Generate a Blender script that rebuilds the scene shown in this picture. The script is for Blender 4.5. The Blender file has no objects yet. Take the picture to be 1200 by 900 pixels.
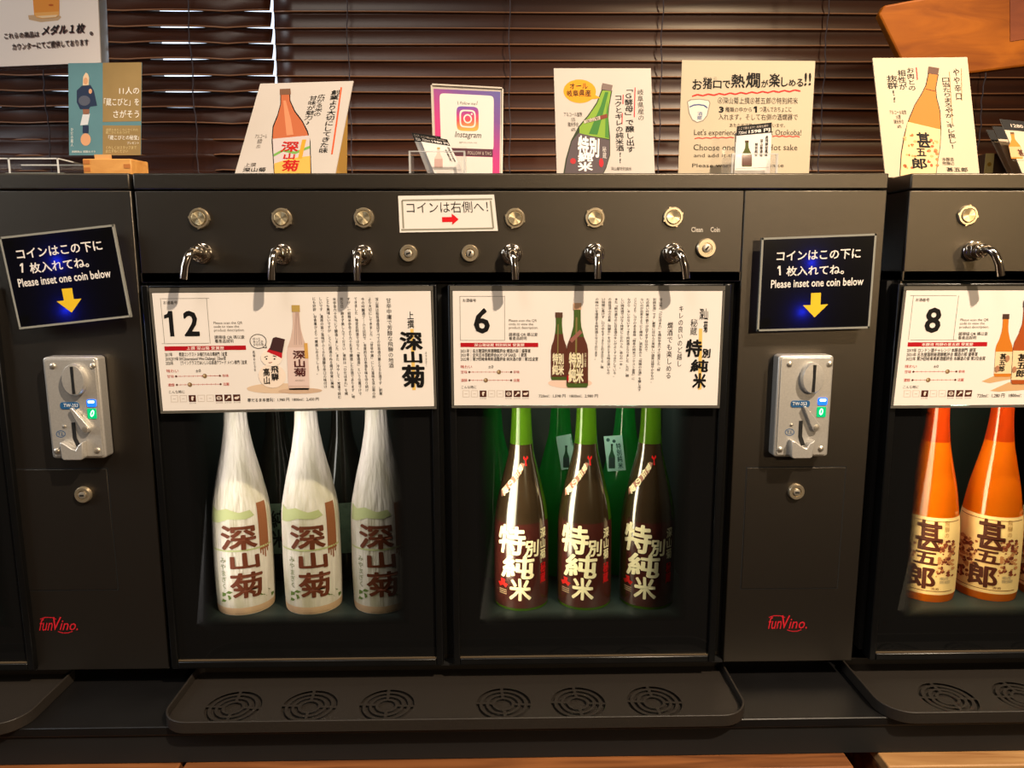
import bpy, bmesh, math, random
import numpy as np
from mathutils import Vector, Matrix
random.seed(7)
SC = bpy.context.scene
COL = SC.collection
# ------------------------------------------------------------------ camera
F = 870.0
EYE = Vector((0.0, -0.92, 1.35))
_p, _y, _r = math.radians(9.13), math.radians(1.06), math.radians(-0.125)
FWD = Vector((math.sin(_y)*math.cos(_p), math.cos(_y)*math.cos(_p), -math.sin(_p)))
_rt = Vector((math.cos(_y), -math.sin(_y), 0)); _up = _rt.cross(FWD)
RT = math.cos(_r)*_rt + math.sin(_r)*_up
UP = -math.sin(_r)*_rt + math.cos(_r)*_up
cam = bpy.data.cameras.new('camera'); cam_o = bpy.data.objects.new('camera', cam); COL.objects.link(cam_o)
M = Matrix((RT, UP, -FWD)).transposed().to_4x4(); M.translation = EYE
cam_o.matrix_world = M
cam.sensor_width = 36; cam.lens = F/1200*36; cam.clip_start = 0.02
SC.camera = cam_o
SC.view_settings.view_transform = 'Standard'; SC.view_settings.look = 'None'
SC.view_settings.gamma = 1; SC.view_settings.use_curve_mapping = False
SC.view_settings.exposure = 0.0
SC.cycles.use_denoising = True
SC.cycles.max_bounces = 8; SC.cycles.transparent_max_bounces = 16
SC.cycles.caustics_reflective = False; SC.cycles.caustics_refractive = False
SC.cycles.sample_clamp_indirect = 4
# ------------------------------------------------------------------ world and lamps
w = bpy.data.worlds.new('world'); SC.world = w; w.use_nodes = True
w.node_tree.nodes['Background'].inputs[0].default_value = (0.72, 0.84, 1.0, 1)
w.node_tree.nodes['Background'].inputs[1].default_value = 2.2

def lamp(name, kind, loc, target, energy, color, **kw):
    l = bpy.data.lights.new(name, kind); l.energy = energy; l.color = color
    for k, v in kw.items(): setattr(l, k, v)
    o = bpy.data.objects.new(name, l); COL.objects.link(o); o.location = loc
    d = Vector(target)-Vector(loc)
    o.rotation_euler = d.to_track_quat('-Z', 'Y').to_euler()
    return o
WARM = (1.0, 0.80, 0.58)
lamp('ceiling_spot_main', 'SPOT', (1.45, -1.75, 3.55), (0.05, 0.0, 1.00), 610, (1.0, 0.80, 0.59),
     spot_size=math.radians(35), spot_blend=0.55, shadow_soft_size=0.05)
lamp('track_spot', 'SPOT', (1.12, -2.45, 1.90), (-0.08, 0.0, 1.58), 62, (1.0, 0.75, 0.48),
     spot_size=math.radians(64), spot_blend=0.7, shadow_soft_size=0.04)
lamp('track_spot', 'SPOT', (2.05, -2.40, 1.78), (0.82, 0.02, 1.40), 38, (1.0, 0.68, 0.33),
     spot_size=math.radians(20), spot_blend=0.8, shadow_soft_size=0.03)
lamp('track_spot', 'SPOT', (1.00, -1.25, 3.60), (0.62, 0.45, 1.66), 120, (1.0, 0.72, 0.42),
     spot_size=math.radians(30), spot_blend=0.9, shadow_soft_size=0.03)
lamp('ceiling_fill', 'AREA', (-0.9, -1.9, 3.9), (-0.4, 0.0, 1.40), 24, (1.0, 0.88, 0.76), size=1.0)  # added warm fill from above, stands for no actual fixture
lamp('side_cool_fill', 'AREA', (-2.45, -0.75, 2.1), (-0.4, 0.2, 1.65), 20, (0.86, 0.93, 1.0), size=1.0)  # added cool fill from the left; that wall has no window

# ------------------------------------------------------------------ pixel helpers (photo frame 1200x900)
def ray(px, py): return (RT*(px-600) + UP*(450-py) + FWD*F).normalized()
def P(px, py, Y=0.0):
    d = ray(px, py); return EYE + d*((Y-EYE.y)/d.y)
def PZ(px, py, Z):
    d = ray(px, py); return EYE + d*((Z-EYE.z)/d.z)
def PP(px, py, p0, n):
    d = ray(px, py); return EYE + d*((p0-EYE).dot(n)/d.dot(n))
def proj(v):
    q = v-EYE; z = q.dot(FWD); return (600+F*q.dot(RT)/z, 450-F*q.dot(UP)/z)

# ------------------------------------------------------------------ materials
def lin(c):
    return tuple((x/255/12.92 if x/255 <= 0.04045 else ((x/255+0.055)/1.055)**2.4) for x in c)
_mc = {}
def mat(name, rgb, rough=0.5, metal=0.0, spec=0.5, noise=0.0, nscale=40.0, bump=0.0, bscale=400.0, coat=0.0, emit=None, es=0.0, stretch=None):
    if name in _mc: return _mc[name]
    m = bpy.data.materials.new(name); m.use_nodes = True; nt = m.node_tree
    b = nt.nodes['Principled BSDF']; c = lin(rgb)
    b.inputs['Base Color'].default_value = (*c, 1); b.inputs['Roughness'].default_value = rough
    b.inputs['Metallic'].default_value = metal; b.inputs['Specular IOR Level'].default_value = spec
    b.inputs['Coat Weight'].default_value = coat; b.inputs['Coat Roughness'].default_value = 0.06
    if emit: b.inputs['Emission Color'].default_value = (*lin(emit), 1); b.inputs['Emission Strength'].default_value = es
    if noise or bump:
        tc = nt.nodes.new('ShaderNodeTexCoord'); src = tc.outputs['Object']
        if stretch:
            mp = nt.nodes.new('ShaderNodeMapping'); mp.inputs['Scale'].default_value = stretch
            nt.links.new(src, mp.inputs[0]); src = mp.outputs[0]
    if noise:
        n = nt.nodes.new('ShaderNodeTexNoise'); n.inputs['Scale'].default_value = nscale; n.inputs['Detail'].default_value = 4
        nt.links.new(src, n.inputs['Vector'])
        r = nt.nodes.new('ShaderNodeValToRGB')
        r.color_ramp.elements[0].position = .3; r.color_ramp.elements[1].position = .7
        r.color_ramp.elements[0].color = (*[x*(1-noise) for x in c], 1); r.color_ramp.elements[1].color = (*[min(1, x*(1+noise)) for x in c], 1)
        nt.links.new(n.outputs['Fac'], r.inputs[0]); nt.links.new(r.outputs[0], b.inputs['Base Color'])
    if bump:
        n2 = nt.nodes.new('ShaderNodeTexNoise'); n2.inputs['Scale'].default_value = bscale
        nt.links.new(src, n2.inputs['Vector'])
        bp = nt.nodes.new('ShaderNodeBump'); bp.inputs['Strength'].default_value = bump; bp.inputs['Distance'].default_value = 0.001
        nt.links.new(n2.outputs['Fac'], bp.inputs['Height']); nt.links.new(bp.outputs[0], b.inputs['Normal'])
    _mc[name] = m; return m
def ink(r, g, b): return mat('ink_%d_%d_%d' % (r, g, b), (r, g, b), 0.6, spec=0.2)
def gradient_ink(name, stops, axis=(1, 0, 0), rough=0.5):
    """printed colour blend across the artwork"""
    if name in _mc: return _mc[name]
    m = bpy.data.materials.new(name); m.use_nodes = True; nt = m.node_tree; b = nt.nodes['Principled BSDF']
    b.inputs['Roughness'].default_value = rough
    tc = nt.nodes.new('ShaderNodeTexCoord'); dp = nt.nodes.new('ShaderNodeVectorMath'); dp.operation = 'DOT_PRODUCT'
    dp.inputs[1].default_value = axis; nt.links.new(tc.outputs['Generated'], dp.inputs[0])
    r = nt.nodes.new('ShaderNodeValToRGB'); e = r.color_ramp.elements
    for i, (p_, c) in enumerate(stops):
        el = e[i] if i < 2 else e.new(p_)
        el.position = p_; el.color = (*lin(c), 1)
    nt.links.new(dp.outputs['Value'], r.inputs[0]); nt.links.new(r.outputs[0], b.inputs['Base Color'])
    _mc[name] = m; return m
def facing_reflect(nt, base):
    l = nt.nodes.new('ShaderNodeLayerWeight'); l.inputs['Blend'].default_value = .5
    p = nt.nodes.new('ShaderNodeMath'); p.operation = 'POWER'; p.inputs[1].default_value = 4.5; nt.links.new(l.outputs['Facing'], p.inputs[0])
    q = nt.nodes.new('ShaderNodeMath'); q.operation = 'MULTIPLY_ADD'; q.inputs[1].default_value = .6; q.inputs[2].default_value = base; nt.links.new(p.outputs[0], q.inputs[0])
    return q.outputs[0]
def glassy(name, tint=(1, 1, 1), refl=0.035, rough=0.04, milky=0.0):
    if name in _mc: return _mc[name]
    m = bpy.data.materials.new(name); m.use_nodes = True; nt = m.node_tree; nt.nodes.remove(nt.nodes['Principled BSDF'])
    out = nt.nodes['Material Output']
    t = nt.nodes.new('ShaderNodeBsdfTransparent'); t.inputs[0].default_value = (*tint, 1)
    g = nt.nodes.new('ShaderNodeBsdfGlossy'); g.inputs['Roughness'].default_value = rough
    lw = facing_reflect(nt, refl)
    mx = nt.nodes.new('ShaderNodeMixShader'); nt.links.new(lw, mx.inputs[0]); nt.links.new(t.outputs[0], mx.inputs[1]); nt.links.new(g.outputs[0], mx.inputs[2])
    last = mx
    if milky:
        d = nt.nodes.new('ShaderNodeBsdfDiffuse'); d.inputs[0].default_value = (.8, .8, .78, 1)
        m2 = nt.nodes.new('ShaderNodeMixShader'); m2.inputs[0].default_value = milky
        nt.links.new(mx.outputs[0], m2.inputs[1]); nt.links.new(d.outputs[0], m2.inputs[2]); last = m2
    nt.links.new(last.outputs[0], out.inputs[0]); _mc[name] = m; return m
def translucent(name, rgb, trans, amount, rough=0.12, coat=1.0, diff=1.0):
    """coloured glass full of liquid: surface gloss over a body that lets light through"""
    if name in _mc: return _mc[name]
    m = bpy.data.materials.new(name); m.use_nodes = True; nt = m.node_tree
    b = nt.nodes['Principled BSDF']; b.inputs['Base Color'].default_value = (*lin(rgb), 1); b.inputs['Roughness'].default_value = rough
    b.inputs['Coat Weight'].default_value = coat; b.inputs['Coat Roughness'].default_value = 0.04
    t = nt.nodes.new('ShaderNodeBsdfTranslucent'); t.inputs[0].default_value = (*lin(trans), 1)
    mx = nt.nodes.new('ShaderNodeMixShader'); mx.inputs[0].default_value = amount
    nt.links.new(b.outputs[0], mx.inputs[1]); nt.links.new(t.outputs[0], mx.inputs[2])
    nt.links.new(mx.outputs[0], nt.nodes['Material Output'].inputs[0]); _mc[name] = m; return m

def wood(name, c1, c2, scale=(3, 40, 40), rough=0.45, spec=0.4):
    if name in _mc: return _mc[name]
    m = bpy.data.materials.new(name); m.use_nodes = True; nt = m.node_tree; b = nt.nodes['Principled BSDF']
    b.inputs['Roughness'].default_value = rough; b.inputs['Specular IOR Level'].default_value = spec
    tc = nt.nodes.new('ShaderNodeTexCoord'); mp = nt.nodes.new('ShaderNodeMapping'); mp.inputs['Scale'].default_value = scale
    n = nt.nodes.new('ShaderNodeTexNoise'); n.inputs['Scale'].default_value = 1; n.inputs['Detail'].default_value = 7; n.inputs['Distortion'].default_value = 1.2
    r = nt.nodes.new('ShaderNodeValToRGB'); r.color_ramp.elements[0].position = .3; r.color_ramp.elements[1].position = .72
    r.color_ramp.elements[0].color = (*lin(c1), 1); r.color_ramp.elements[1].color = (*lin(c2), 1)
    nt.links.new(tc.outputs['Object'], mp.inputs[0]); nt.links.new(mp.outputs[0], n.inputs['Vector'])
    nt.links.new(n.outputs['Fac'], r.inputs[0]); nt.links.new(r.outputs[0], b.inputs['Base Color'])
    bp = nt.nodes.new('ShaderNodeBump'); bp.inputs['Strength'].default_value = .15; bp.inputs['Distance'].default_value = .002
    nt.links.new(n.outputs['Fac'], bp.inputs['Height']); nt.links.new(bp.outputs[0], b.inputs['Normal'])
    _mc[name] = m; return m

POWDER = mat('black_powder_coat', (20, 19, 19), 0.37, spec=1.0, noise=.12, nscale=900, bump=.25, bscale=1600, coat=.5)
PLASTIC = mat('black_plastic', (13, 13, 13), 0.3, spec=0.4, noise=.1, nscale=60)
POWDER.node_tree.nodes['Principled BSDF'].inputs['Coat Roughness'].default_value = .37
POWDER.node_tree.nodes['Principled BSDF'].inputs['Coat Tint'].default_value = (1, .9, .75, 1)
POWDER.node_tree.nodes['Principled BSDF'].inputs['Specular Tint'].default_value = (1.0, .88, .70, 1)
MATTE = mat('matte_black', (9, 9, 9), 0.7, noise=.1)
LINING = mat('cabinet_lining', (34, 42, 40), 0.5, noise=.15, nscale=30)
BEZEL = mat('satin_bezel', (225, 208, 176), 0.3, metal=.85)
CHROME = mat('chrome', (225, 215, 200), 0.13, metal=1)
STEEL = mat('brushed_steel', (226, 218, 202), 0.36, metal=.85, noise=.08, nscale=300)
SPUN = mat('spun_steel', (240, 222, 180), 0.38, metal=.92)
_n = SPUN.node_tree; _t = _n.nodes.new('ShaderNodeTangent'); _t.direction_type = 'RADIAL'; _t.axis = 'Y'
_n.nodes['Principled BSDF'].inputs['Anisotropic'].default_value = .85; _n.links.new(_t.outputs[0], _n.nodes['Principled BSDF'].inputs['Tangent'])
CAST = mat('cast_aluminium', (220, 216, 208), 0.38, metal=0.65, noise=.06, nscale=400, bump=.1, bscale=900)
PAPER_S = mat('sign_paper', (202, 192, 182), .6, spec=.3, noise=.02, nscale=14)
PAPER = mat('white_paper', (240, 232, 224), 0.55, spec=.3, noise=.015, nscale=12)
PAPER_Y = mat('cream_paper', (206, 190, 163), 0.6, spec=.3, noise=.015, nscale=12)
BLACK = ink(18, 16, 15); BROWN = ink(88, 42, 26); RED = ink(178, 12, 26); GREY = ink(120, 112, 104)
CLEAR = glassy('clear_acrylic'); EDGE = glassy('acrylic_edge', milky=.45); HAZE = glassy('acrylic_side', milky=.08)

# ------------------------------------------------------------------ mesh building
class MB:
    def __init__(s): s.v = []; s.f = []; s.m = []; s.mats = []
    def mi(s, m):
        if m not in s.mats: s.mats.append(m)
        return s.mats.index(m)
    def add(s, verts, faces, m):
        k = len(s.v); i = s.mi(m); s.v += [tuple(q) for q in verts]
        for f in faces: s.f.append([k+j for j in f]); s.m.append(i)
    def box(s, x0, x1, y0, y1, z0, z1, m):
        s.add([(x, y, z) for x in (x0, x1) for y in (y0, y1) for z in (z0, z1)],
              [(0, 1, 3, 2), (4, 6, 7, 5), (0, 4, 5, 1), (2, 3, 7, 6), (0, 2, 6, 4), (1, 5, 7, 3)], m)
    def prism(s, pts, vec, m):
        n = len(pts); pts = [Vector(p) for p in pts]; vec = Vector(vec)
        s.add(pts+[p+vec for p in pts], [list(range(n)), list(range(2*n-1, n-1, -1))] +
              [(i, n+i, n+(i+1) % n, (i+1) % n) for i in range(n)], m)
    def lathe(s, prof, c, m, axis='z', seg=32, sx=1.0):
        c = Vector(c); vs = []
        for r, h in prof:
            for k in range(seg):
                a = 2*math.pi*k/seg; u, t = r*math.cos(a)*sx, r*math.sin(a)
                vs.append(c + (Vector((u, t, h)) if axis == 'z' else Vector((u, -h, t))))
        fs = []
        for i in range(len(prof)-1):
            for k in range(seg):
                q = (i*seg+k, i*seg+(k+1) % seg, (i+1)*seg+(k+1) % seg, (i+1)*seg+k)
                fs.append(q)
        fs.append(list(range(seg-1, -1, -1))); fs.append([(len(prof)-1)*seg+k for k in range(seg)])
        s.add(vs, fs, m)
    def tube(s, path, r, m, seg=12):
        path = [Vector(p) for p in path]; vs = []; fs = []
        up = Vector((1, 0, 0.01))
        for i, p in enumerate(path):
            t = (path[min(i+1, len(path)-1)]-path[max(i-1, 0)]).normalized()
            a = t.cross(up).normalized() if abs(t.dot(up.normalized())) < .98 else t.cross(Vector((0, 0, 1))).normalized()
            b = t.cross(a)
            rr = r[i] if isinstance(r, (list, tuple)) else r
            for k in range(seg):
                w_ = 2*math.pi*k/seg; vs.append(p + a*rr*math.cos(w_) + b*rr*math.sin(w_))
        for i in range(len(path)-1):
            for k in range(seg): fs.append((i*seg+k, i*seg+(k+1) % seg, (i+1)*seg+(k+1) % seg, (i+1)*seg+k))
        fs.append(list(range(seg-1, -1, -1))); fs.append([(len(path)-1)*seg+k for k in range(seg)])
        s.add(vs, fs, m)
    def build(s, name, parent=None, bevel=0.0, smooth=True, loc=None, fix=True):
        me = bpy.data.meshes.new(name)
        off = Vector(loc) if loc is not None else (parent_origin(parent) if parent else Vector((0, 0, 0)))
        me.from_pydata([Vector(q)-off for q in s.v], [], s.f); me.update()
        for m in s.mats: me.materials.append(m)
        me.polygons.foreach_set('material_index', s.m)
        if fix:
            bm = bmesh.new(); bm.from_mesh(me); bmesh.ops.recalc_face_normals(bm, faces=bm.faces); bm.to_mesh(me); bm.free()
        if smooth:
            me.polygons.foreach_set('use_smooth', [True]*len(me.polygons)); me.set_sharp_from_angle(angle=math.radians(38))
        o = bpy.data.objects.new(name, me); COL.objects.link(o)
        if parent:
            o.parent = parent
            if loc is not None: o.location = off-parent_origin(parent)
        elif loc is not None: o.location = off
        if bevel:
            b = o.modifiers.new('bevel', 'BEVEL'); b.width = bevel; b.segments = 2; b.limit_method = 'ANGLE'
        return o
def parent_origin(o):
    v = Vector((0, 0, 0))
    while o: v += o.location; o = o.parent
    return v
def tag(o, label, cat, group=None, kind=None):
    if label: o['label'] = label
    if cat: o['category'] = cat
    if group: o['group'] = group
    if kind: o['kind'] = kind
    return o
def empty(name, loc, label, cat, group=None):
    o = bpy.data.objects.new(name, None); COL.objects.link(o); o.location = loc; o.empty_display_size = .05
    return tag(o, label, cat, group)
def struct(name, mb, **k):
    o = mb.build(name, **k); o['kind'] = 'structure'; return o

# ------------------------------------------------------------------ lettering
_tc = {}
def glyphs(body, weight=0.0, shear=0.0, vertical=False, hand=0.0, space=1.0, line=1.0, align='LEFT'):
    key = (body, weight, shear, vertical, hand, space, line, align)
    if key in _tc: return _tc[key]
    c = bpy.data.curves.new('lettering', 'FONT')
    if vertical:
        rows = [ch for ch in body.translate({ord('ー'): '｜', ord('、'): '、', ord('「'): '﹁', ord('」'): '﹂', ord('〜'): '≀'})]
        body = '\n'.join(rows); align = 'CENTER'
    c.body = body; c.align_x = align; c.offset = min(weight, 0.0); c.shear = shear; c.resolution_u = 2
    c.space_character = space; c.space_line = line
    o = bpy.data.objects.new('lettering', c); COL.objects.link(o)
    dg = bpy.context.evaluated_depsgraph_get(); me = bpy.data.meshes.new_from_object(o.evaluated_get(dg))
    v = np.empty(len(me.vertices)*3); me.vertices.foreach_get('co', v); v = v.reshape(-1, 3)[:, :2].copy()
    f = [list(p.vertices) for p in me.polygons]
    bpy.data.objects.remove(o); bpy.data.curves.remove(c); bpy.data.meshes.remove(me)
    lev = np.zeros(len(v))
    if weight > 0:
        k = 4 if weight < .015 else 8; w0 = weight*.8; n0 = len(v); f0 = f
        v = np.concatenate([v+w0*np.array([math.cos(a), math.sin(a)]) for a in [2*math.pi*q/k+.4 for q in range(k)]])
        f = [[i+n0*q for i in fc] for q in range(k) for fc in f0]; lev = np.repeat(np.arange(k), n0).astype(float)
    if hand:
        hand = min(hand, .022)
        x, y = v[:, 0].copy(), v[:, 1].copy()
        v[:, 0] += hand*(np.sin(2.1*y+1.3*x)+.6*np.sin(5.3*y+.7))
        v[:, 1] += hand*(np.sin(1.9*x+.4)+.7*np.sin(4.7*x+1.1*y))
    mn, mx = v.min(0), v.max(0); v = np.column_stack([(v-mn)/(mx-mn), lev*.09])
    _tc[key] = (v, f); return v, f

class Sheet:
    """a flat printed thing: everything on it is given where the photo shows it"""
    def __init__(s, name, quad, label, cat, Y=0.0, pose=None, base=None, thick=.0015, mat_=None, group=None, card='card', free=False, root=None, build=True):
        q = list(quad)
        if pose is None and not free:
            n = Vector((0, -1, 0)); p0 = Vector((0, Y, 0))
        else:
            mid = ((q[2][0]+q[3][0])/2, (q[2][1]+q[3][1])/2); p0 = P(*mid, Y)
            best = None
            cands = [pose] if pose else [(a, b) for a in range(-40, 41, 2) for b in range(0, 40, 2)]
            for a, b in cands:
                ar, br = math.radians(a), math.radians(b)
                n = Vector((math.sin(ar)*math.cos(br), -math.cos(ar)*math.cos(br), math.sin(br)))
                C = [PP(x, y, p0, n) for x, y in q]; e = 0
                for i in range(4):
                    e += math.degrees((C[(i+1) % 4]-C[i]).angle(C[i-1]-C[i])-math.pi/2)**2
                e += .01*a*a+.02*(b-10)**2
                if best is None or e < best[0]: best = (e, n, a, b)
            n = best[1]; print('POSE', name, best[2:], round(best[0], 1))
        s.n = n; s.p0 = p0
        C = [PP(x, y, p0, n) for x, y in q]
        if base is not None:
            for i, j in ((0, 3), (1, 2)):
                d = C[j]-C[i]; C[j] = C[i]+d*((base-C[i].z)/d.z)
        s.C = C; s.q = [proj(c) for c in C]
        A = []; B = []
        for (x, y), (u, t) in zip(s.q, ((0, 0), (1, 0), (1, 1), (0, 1))):
            A += [[x, y, 1, 0, 0, 0, -u*x, -u*y], [0, 0, 0, x, y, 1, -t*x, -t*y]]; B += [u, t]
        h = np.linalg.solve(np.array(A, float), np.array(B, float)); s.H = np.append(h, 1).reshape(3, 3); s.Hi = np.linalg.inv(s.H)
        s.W = (math.dist(s.q[0], s.q[1])+math.dist(s.q[3], s.q[2]))/2; s.Hh = (math.dist(s.q[0], s.q[3])+math.dist(s.q[1], s.q[2]))/2
        s.parts = {}; s.thick = thick
        s.root = root or empty(name, (C[2]+C[3])/2, label, cat, group)
        if build:
            mb = MB(); mb.prism([c for c in C], -n*thick, mat_ or PAPER); mb.build(card, s.root, smooth=False)
    def st(s, x, y):
        a = s.H @ np.array([x, y, 1]); return a[0]/a[2], a[1]/a[2]
    def w(s, u, t, layer=1):
        a = s.Hi @ np.array([u, t, 1]); return PP(a[0]/a[2], a[1]/a[2], s.p0, s.n) + s.n*(layer*.00014)
    def part(s, p): return s.parts.setdefault(p, MB())
    def flat(s, part, pts, m, layer=1, st=False):
        if not st: pts = [s.st(*p) for p in pts]
        s.part(part).add([s.w(*p, layer) for p in pts], [list(range(len(pts)))[::-1]], m)
    def rect(s, part, x0, y0, x1, y1, m, layer=1):
        u, t = s.st((x0+x1)/2, (y0+y1)/2); du, dt = (x1-x0)/2/s.W, (y1-y0)/2/s.Hh
        s.flat(part, [(u-du, t-dt), (u+du, t-dt), (u+du, t+dt), (u-du, t+dt)], m, layer, True)
    def frame(s, part, x0, y0, x1, y1, b, m, layer=1):
        s.rect(part, x0, y0, x1, y0+b, m, layer); s.rect(part, x0, y1-b, x1, y1, m, layer)
        s.rect(part, x0, y0+b, x0+b, y1-b, m, layer); s.rect(part, x1-b, y0+b, x1, y1-b, m, layer)
    def oval(s, part, cx, cy, rx, ry, m, layer=1, n=28):
        u, t = s.st(cx, cy)
        s.flat(part, [(u+rx/s.W*math.cos(2*math.pi*k/n), t+ry/s.Hh*math.sin(2*math.pi*k/n)) for k in range(n)], m, layer, True)
    def ring(s, part, cx, cy, rx, ry, b, m, layer=1, n=32, power=1.0):
        u, t = s.st(cx, cy); mb = s.part(part); vs = []
        for k in range(n):
            a = 2*math.pi*k/n; ca, sa = math.cos(a), math.sin(a)
            ca = math.copysign(abs(ca)**power, ca); sa = math.copysign(abs(sa)**power, sa)
            vs += [s.w(u+(rx)/s.W*ca, t+(ry)/s.Hh*sa, layer), s.w(u+(rx-b)/s.W*ca, t+(ry-b)/s.Hh*sa, layer)]
        mb.add(vs, [(2*k, 2*((k+1) % n), 2*((k+1) % n)+1, 2*k+1) for k in range(n)], m)
    def super_oval(s, part, cx, cy, rx, ry, m, layer=1, n=32, power=.4):
        u, t = s.st(cx, cy); pts = []
        for k in range(n):
            a = 2*math.pi*k/n; ca, sa = math.cos(a), math.sin(a)
            pts.append((u+rx/s.W*math.copysign(abs(ca)**power, ca), t+ry/s.Hh*math.copysign(abs(sa)**power, sa)))
        s.flat(part, pts, m, layer, True)
    def line(s, part, pts, wd, m, layer=1):
        for (x0, y0), (x1, y1) in zip(pts, pts[1:]):
            d = math.hypot(x1-x0, y1-y0); nx, ny = -(y1-y0)/d*wd/2, (x1-x0)/d*wd/2
            s.flat(part, [(x0+nx, y0+ny), (x1+nx, y1+ny), (x1-nx, y1-ny), (x0-nx, y0-ny)], m, layer)
    def text(s, body, x0, y0, x1, y1, m=None, layer=2, part='lettering', rot=0.0, **k):
        v, f = glyphs(body, **k); u, t = s.st((x0+x1)/2, (y0+y1)/2); W, H = (x1-x0), (y1-y0)
        ca, sa = math.cos(rot), math.sin(rot); vs = []
        for a, b, lv in v:
            dx, dy = (a-.5)*W, (.5-b)*H; dx, dy = dx*ca-dy*sa, dx*sa+dy*ca
            vs.append(s.w(u+dx/s.W, t+dy/s.Hh, layer+lv))
        s.part(part).add(vs, f, m or BLACK)
    def bottle(s, part, cx, y0, y1, hw, nw, glass, cap, label, layer=1, lt=.55, lean=0.0, band=None):
        H = y1-y0
        prof = [(nw, .07), (nw, .2), (nw*1.15, .28), (hw*.62, .40), (hw*.9, .49), (hw, .56), (hw, .97), (hw*.9, 1)]
        X = lambda f: cx+lean*(1-f)*H
        def shape(lo, hi, m, ly, kk=1.0):
            pr = [p for p in prof if lo <= p[1] <= hi]
            def at(f):
                for (r0, f0), (r1, f1) in zip(prof, prof[1:]):
                    if f0 <= f <= f1: return r0+(r1-r0)*(f-f0)/(f1-f0)
                return prof[-1][0]
            pr = [(at(lo), lo)]+[p for p in pr if lo < p[1] < hi]+[(at(hi), hi)]
            s.flat(part, [(X(f)-r*kk, y0+f*H) for r, f in pr]+[(X(f)+r*kk, y0+f*H) for r, f in pr[::-1]], m, ly)
        shape(.07, 1, glass, layer)
        s.flat(part, [(X(0)-nw*1.15, y0), (X(0)+nw*1.15, y0), (X(.08)+nw*1.15, y0+.08*H), (X(.08)-nw*1.15, y0+.08*H)], cap, layer+1)
        shape(lt, .95, label, layer+1)
        if band: shape(band[0], band[1], band[2], layer+1)
    def done(s, fix=False):
        for k, mb in s.parts.items(): mb.build(k, s.root, smooth=False, fix=fix)
        return s.root

class Can:
    """print wrapped round a bottle; local pixel offsets from the bottle's axis and base"""
    def __init__(s, r, R, sc, zf): s.r = r; s.R = R; s.sc = sc; s.zf = zf; s.parts = {}
    def put(s, part, v, f, x0, y0, x1, y1, m, layer, rfun=None):
        a0 = math.asin(max(-1, min(1, x0/s.R))); a1 = math.asin(max(-1, min(1, x1/s.R)))
        bm = bmesh.new(); vv = [bm.verts.new((p[0], p[1], p[2] if len(p) > 2 else 0)) for p in v]
        for q in f:
            try: bm.faces.new([vv[i] for i in q])
            except ValueError: pass
        n = max(1, int(abs(a1-a0)/0.09))
        for k in range(1, n):
            g = bm.verts[:]+bm.edges[:]+bm.faces[:]
            bmesh.ops.bisect_plane(bm, geom=g, plane_co=(k/n, 0, 0), plane_no=(1, 0, 0))
        if rfun:
            for k in range(1, 8):
                g = bm.verts[:]+bm.edges[:]+bm.faces[:]
                bmesh.ops.bisect_plane(bm, geom=g, plane_co=(0, k/8, 0), plane_no=(0, 1, 0))
        bm.verts.index_update(); out = []
        for p in bm.verts:
            a = a0+(a1-a0)*p.co.x; y = y1+(y0-y1)*p.co.y; z = s.zf(y)
            r = (rfun(z) if rfun else s.r)+.0003+(layer+p.co.z)*.0002
            out.append((r*math.sin(a), -r*math.cos(a), z))
        s.parts.setdefault(part, MB()).add(out, [[q.index for q in fc.verts] for fc in bm.faces], m); bm.free()
    def text(s, body, x0, y0, x1, y1, m, layer=2, part='lettering', rfun=None, rot=0, **k):
        v, f = glyphs(body, **k)
        if rot:
            ca, sa = math.cos(rot), math.sin(rot); q = v[:, :2]-.5; v = np.column_stack([q[:, 0]*ca-q[:, 1]*sa+.5, q[:, 0]*sa+q[:, 1]*ca+.5, v[:, 2]])
        s.put(part, v, f, x0, y0, x1, y1, m, layer, rfun)
    def poly(s, pts, m, layer=1, part='label_art', rfun=None):
        xs = [p[0] for p in pts]; ys = [p[1] for p in pts]; x0, x1, y0, y1 = min(xs), max(xs), min(ys), max(ys)
        s.put(part, [((x-x0)/(x1-x0), (y1-y)/(y1-y0)) for x, y in pts], [list(range(len(pts)))], x0, y0, x1, y1, m, layer, rfun)
    def rect(s, x0, y0, x1, y1, m, layer=1, part='label_art', rfun=None): s.poly([(x0, y1), (x1, y1), (x1, y0), (x0, y0)], m, layer, part, rfun)
    def done(s, root):
        for k, mb in s.parts.items(): mb.build(k, root, smooth=False, loc=None, fix=False) if False else _build_local(mb, k, root)
def _build_local(mb, name, root):
    me = bpy.data.meshes.new(name); me.from_pydata(mb.v, [], mb.f); me.update()
    for m in mb.mats: me.materials.append(m)
    me.polygons.foreach_set('material_index', mb.m); me.polygons.foreach_set('use_smooth', [True]*len(me.polygons))
    o = bpy.data.objects.new(name, me); COL.objects.link(o); o.parent = root; return o

# ------------------------------------------------------------------ key levels
def X(px, py=222): return P(px, py).x
def Z(py, px=600): return P(px, py).z
Z_TOP, Z_SEAM, Z_PAN, Z_DT, Z_DB, Z_BOT = Z(203), Z(222), Z(330.5), Z(333), Z(775), Z(779)
Z_CNT = Z_BOT-0.027                       # black counter top
XB0, XBC, XB1 = X(157), X(873), X(1040)   # middle dispenser
XA1 = X(153); XC0 = X(1066)
print('LEVELS', Z_TOP, Z_SEAM, Z_PAN, Z_DB, Z_BOT, Z_CNT, XB0, XBC, XB1, XA1, XC0)

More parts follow.
